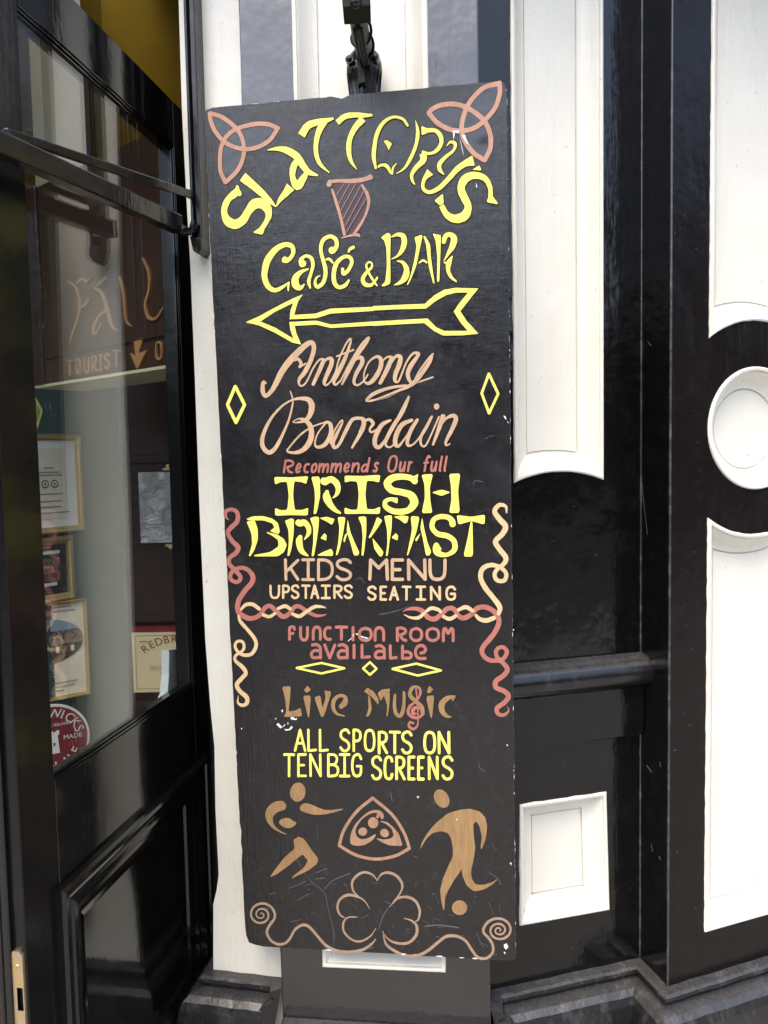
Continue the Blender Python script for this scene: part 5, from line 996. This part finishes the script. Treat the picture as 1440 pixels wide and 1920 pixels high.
for c, P in (('m', [(560, 50), (690, 260), (840, 390), (875, 520), (940, 800), (935, 920)]), ('m', [(480, 350), (570, 320), (660, 280)]), ('m', [(750, 255), (845, 245)]), ('m', [(760, 195), (865, 152)]), ('m', [(850, 350), (930, 270), (1100, 200)]), ('m', [(650, 320), (720, 300)]), ('m', [(300, 408), (355, 392)]), ('m', [(575, 470), (640, 430), (700, 400)]), ('m', [(500, 685), (605, 662)]), ('n', [(1115, 470), (1165, 590)]), ('n', [(1000, 750), (1030, 850), (1065, 905)]), ('n', [(500, 700), (640, 690), (830, 715)]), ('n', [(1120, 185), (1200, 245), (1230, 300)]), ('l', [(1030, 400), (1045, 450), (1090, 480)]), ('l', [(212, 675), (225, 755)]), ('j', [(160, 160), (300, 130), (420, 90)]), ('h', [(1030, 140), (1050, 105), (1120, 118)]), ('b', [(1190, 925), (1330, 930)]), ('f', [(1150, 930), (1200, 900), (1250, 900)]), ('k', [(825, 1050), (835, 1200)]), ('g', [(1310, 1065), (1370, 1050), (1410, 1100)]), ('n', [(610, 625), (630, 645)])): t.stroke(c, P, random.uniform(4, 9), wob=0.4)
for k in range(60):
    x, y = random.uniform(470, 950), random.triangular(1560, 1795, 1780); a = random.uniform(-0.6, 0.6) + random.choice((0, 1.4)); l_ = random.uniform(3, 16)
    if x < 462 + (y - 1773) * .05: continue
    if y > 1768 + (x - 461) * .059: continue
    t.stroke('p', [(x, y), (x + l_ * math.cos(a), min(y + l_ * math.sin(a), 1770 + (x - 461) * .055))], random.uniform(0.4, 0.9), sm=False)
tag(t.build('scratches', ['scratch'], sign), kind='stuff')

# lettering on the wooden sign behind the glass
sp_ = [o for o in bpy.data.objects if o.name.startswith('wooden_sign')][0]
t = Paint(FP, 0.0, 0.004)
for P in ([(440, 232, 10), (490, 270, 16), (515, 360, 20), (505, 470, 22), (470, 570, 22), (452, 636, 8)], [(500, 245, 14), (530, 214, 18), (560, 232, 18), (592, 214, 8)], [(525, 400, 14), (555, 380, 16), (575, 340, 8)], [(612, 275, 12), (660, 310, 26), (700, 430, 30), (725, 520, 24), (758, 548, 8)], [(700, 415, 18), (650, 450, 22), (610, 520, 28), (615, 575, 14), (660, 500, 12)], [(628, 262, 10), (686, 208, 22)], [(775, 205, 20), (800, 300, 26), (812, 420, 24), (820, 490, 18), (850, 522, 8)], [(925, 85, 12), (965, 180, 26), (965, 290, 26), (942, 380, 26), (960, 460, 24), (1010, 470, 20), (1060, 400, 8)]): t.stroke('q', P)
t.poly('q', [(870, 610), (930, 595), (900, 700), (955, 670), (905, 775), (890, 795), (845, 690), (885, 720)])
for g, a, b, c, d in (('T', 430, 480, 735, 840), ('O', 490, 530, 725, 832), ('U', 540, 582, 718, 825), ('R', 592, 632, 705, 815), ('I', 638, 668, 698, 808), ('S', 675, 715, 690, 800), ('T', 725, 782, 670, 785), ('O', 1005, 1055, 615, 740)): line(t, 'q', [(g, a, b, c, d)], 14)
t.build('lettering', ['signorange'], sp_)

# ------------------------------------------------------------------ street
def stone(name, c1, c2, rough, sc):
    m = mat(name, c1, rough); v = coords(m); L(m, mixc(m, noise(m, v, sc, 8, 0.65), c1, c2), B(m).inputs['Base Color']); L(m, bump(m, noise(m, v, sc * 4, 4), 0.3, 0.004), B(m).inputs['Normal']); return m
M['paving'] = stone('granite paving', (0.21, 0.205, 0.19), (0.29, 0.28, 0.26), 0.75, 6); M['asphalt'] = stone('asphalt', (0.04, 0.04, 0.042), (0.065, 0.065, 0.065), 0.85, 30)
mb = MB(); mb.face([(-60, -1.6, 0), (60, -1.6, 0), (60, 60, 0), (-60, 60, 0)]); mb.face([(-60, -1.6, 0), (60, -1.6, 0), (60, -1.6, -0.13), (-60, -1.6, -0.13)]); tag(mb.build('pavement', M['paving']), kind='structure')
mb = MB(); mb.face([(-60, -9, -0.13), (60, -9, -0.13), (60, -1.6, -0.13), (-60, -1.6, -0.13)]); mb.face([(-60, -60, -0.002), (60, -60, -0.002), (60, -9, -0.002), (-60, -9, -0.002)]); tag(mb.build('road', M['asphalt']), kind='structure')

# houses across the street: they close the view the glossy paint reflects
M['brick'] = stone('brown brick', (0.07, 0.04, 0.03), (0.11, 0.062, 0.045), 0.85, 3); M['render'] = stone('grey render', (0.06, 0.058, 0.055), (0.09, 0.085, 0.08), 0.85, 2); M['slate'] = stone('slate roof', (0.04, 0.042, 0.048), (0.07, 0.072, 0.078), 0.6, 5); M['pane'] = mat('dark window', (0.01, 0.012, 0.014), 0.08)
def house(x0, x1, y, h, m, label):
    r = empty('terraced_house', ((x0 + x1) / 2, y, 0), label, 'house', 'houses across the street'); mb = MB(); n = max(2, int((x1 - x0) / 3)); F_ = int(h // 3.1)
    P_ = Plane((x1, y, 0), (-1, 0, 0)); wd = x1 - x0; loops = [[(0, -0.2), (wd, -0.2), (wd, h), (0, h)]]; wins = []
    for i in range(n):
        for k in range(max(1, F_)):
            c = wd * (i + .5) / n; z = 0.9 + 3.0 * k; wins.append([(c - .55, z), (c + .55, z), (c + .55, min(z + 1.7, h - .3)), (c - .55, min(z + 1.7, h - .3))])
    mb.tess2(loops + wins, lambda p: P_.P(p[0], p[1])); mb.face([(x0, y, -.2), (x0, y - 8, -.2), (x0, y - 8, h), (x0, y, h)]); mb.face([(x1, y, -.2), (x1, y - 8, -.2), (x1, y - 8, h), (x1, y, h)]); mb.build('wall', M[m], r)
    mb = MB(); mb.face([(x0, y + .2, h), (x1, y + .2, h), (x1, y - 4, h + 1.6), (x0, y - 4, h + 1.6)]); mb.face([(x0, y - 8.2, h), (x1, y - 8.2, h), (x1, y - 4, h + 1.6), (x0, y - 4, h + 1.6)]); mb.build('roof', M['slate'], r)
    for w_ in wins:
        mb = MB(); mb.tess2([w_], lambda p: P_.P(p[0], p[1], -0.12)); mb.build('window', M['pane'], r)
house(-40, -22, -14.5, 9.0, 'brick', 'tall brown brick house across the street to the left'); house(-22, -6, -15, 4.2, 'render', 'low grey rendered house across the street'); house(-6, 12, -15, 4.6, 'render', 'low grey rendered house opposite the sign board'); house(12, 24, -15, 5.0, 'brick', 'low brown brick house across the street to the right'); house(24, 50, -13, 13.0, 'brick', 'tall brown brick house across the street to the right')

t = Paint(RT, 0.0, 0.0001)
for P, w_ in (([(1181, 740), (1190, 780), (1201, 830)], 1.0), ([(1203, 900), (1208, 950), (1214, 1002)], 1.0), ([(1237, 1428), (1239, 1438)], 1.4), ([(1221, 1582), (1224, 1596)], 1.0), ([(1236, 1605), (1238, 1612)], 1.0), ([(1215, 640), (1221, 648)], 0.6), ([(1213, 1435), (1222, 1448)], 0.6)): t.stroke('p', P, w_ * 0.65, wob=0.5)
tag(t.build('scuff_marks', ['scratch'], pub), kind='stuff')
t = Paint(AP, 0.0, 0.0001)
for k in range(26):
    x, y = random.uniform(985, 1198), random.uniform(905, 1790)
    if 1215 < y < 1405 or (1475 < y < 1740 and x < 1150): continue
    l_ = random.uniform(0.5, 5); a = random.uniform(0, 3.14); t.stroke('p', [(x, y), (x + l_ * math.cos(a), y + l_ * math.sin(a))], random.uniform(0.3, 0.8), sm=False)
tag(t.build('scuff_marks', ['scratch'], pub), kind='stuff')
t = Paint(RP, 0.0, 0.0001)
for k in range(24):
    x, y = random.uniform(1262, 1326), random.uniform(20, 1780); l_ = random.uniform(0.5, 4); a = random.uniform(0, 3.14); t.stroke('p', [(x, y), (x + l_ * math.cos(a), y + l_ * math.sin(a))], random.uniform(0.3, 0.8), sm=False)
tag(t.build('scuff_marks', ['scratch'], pub), kind='stuff')
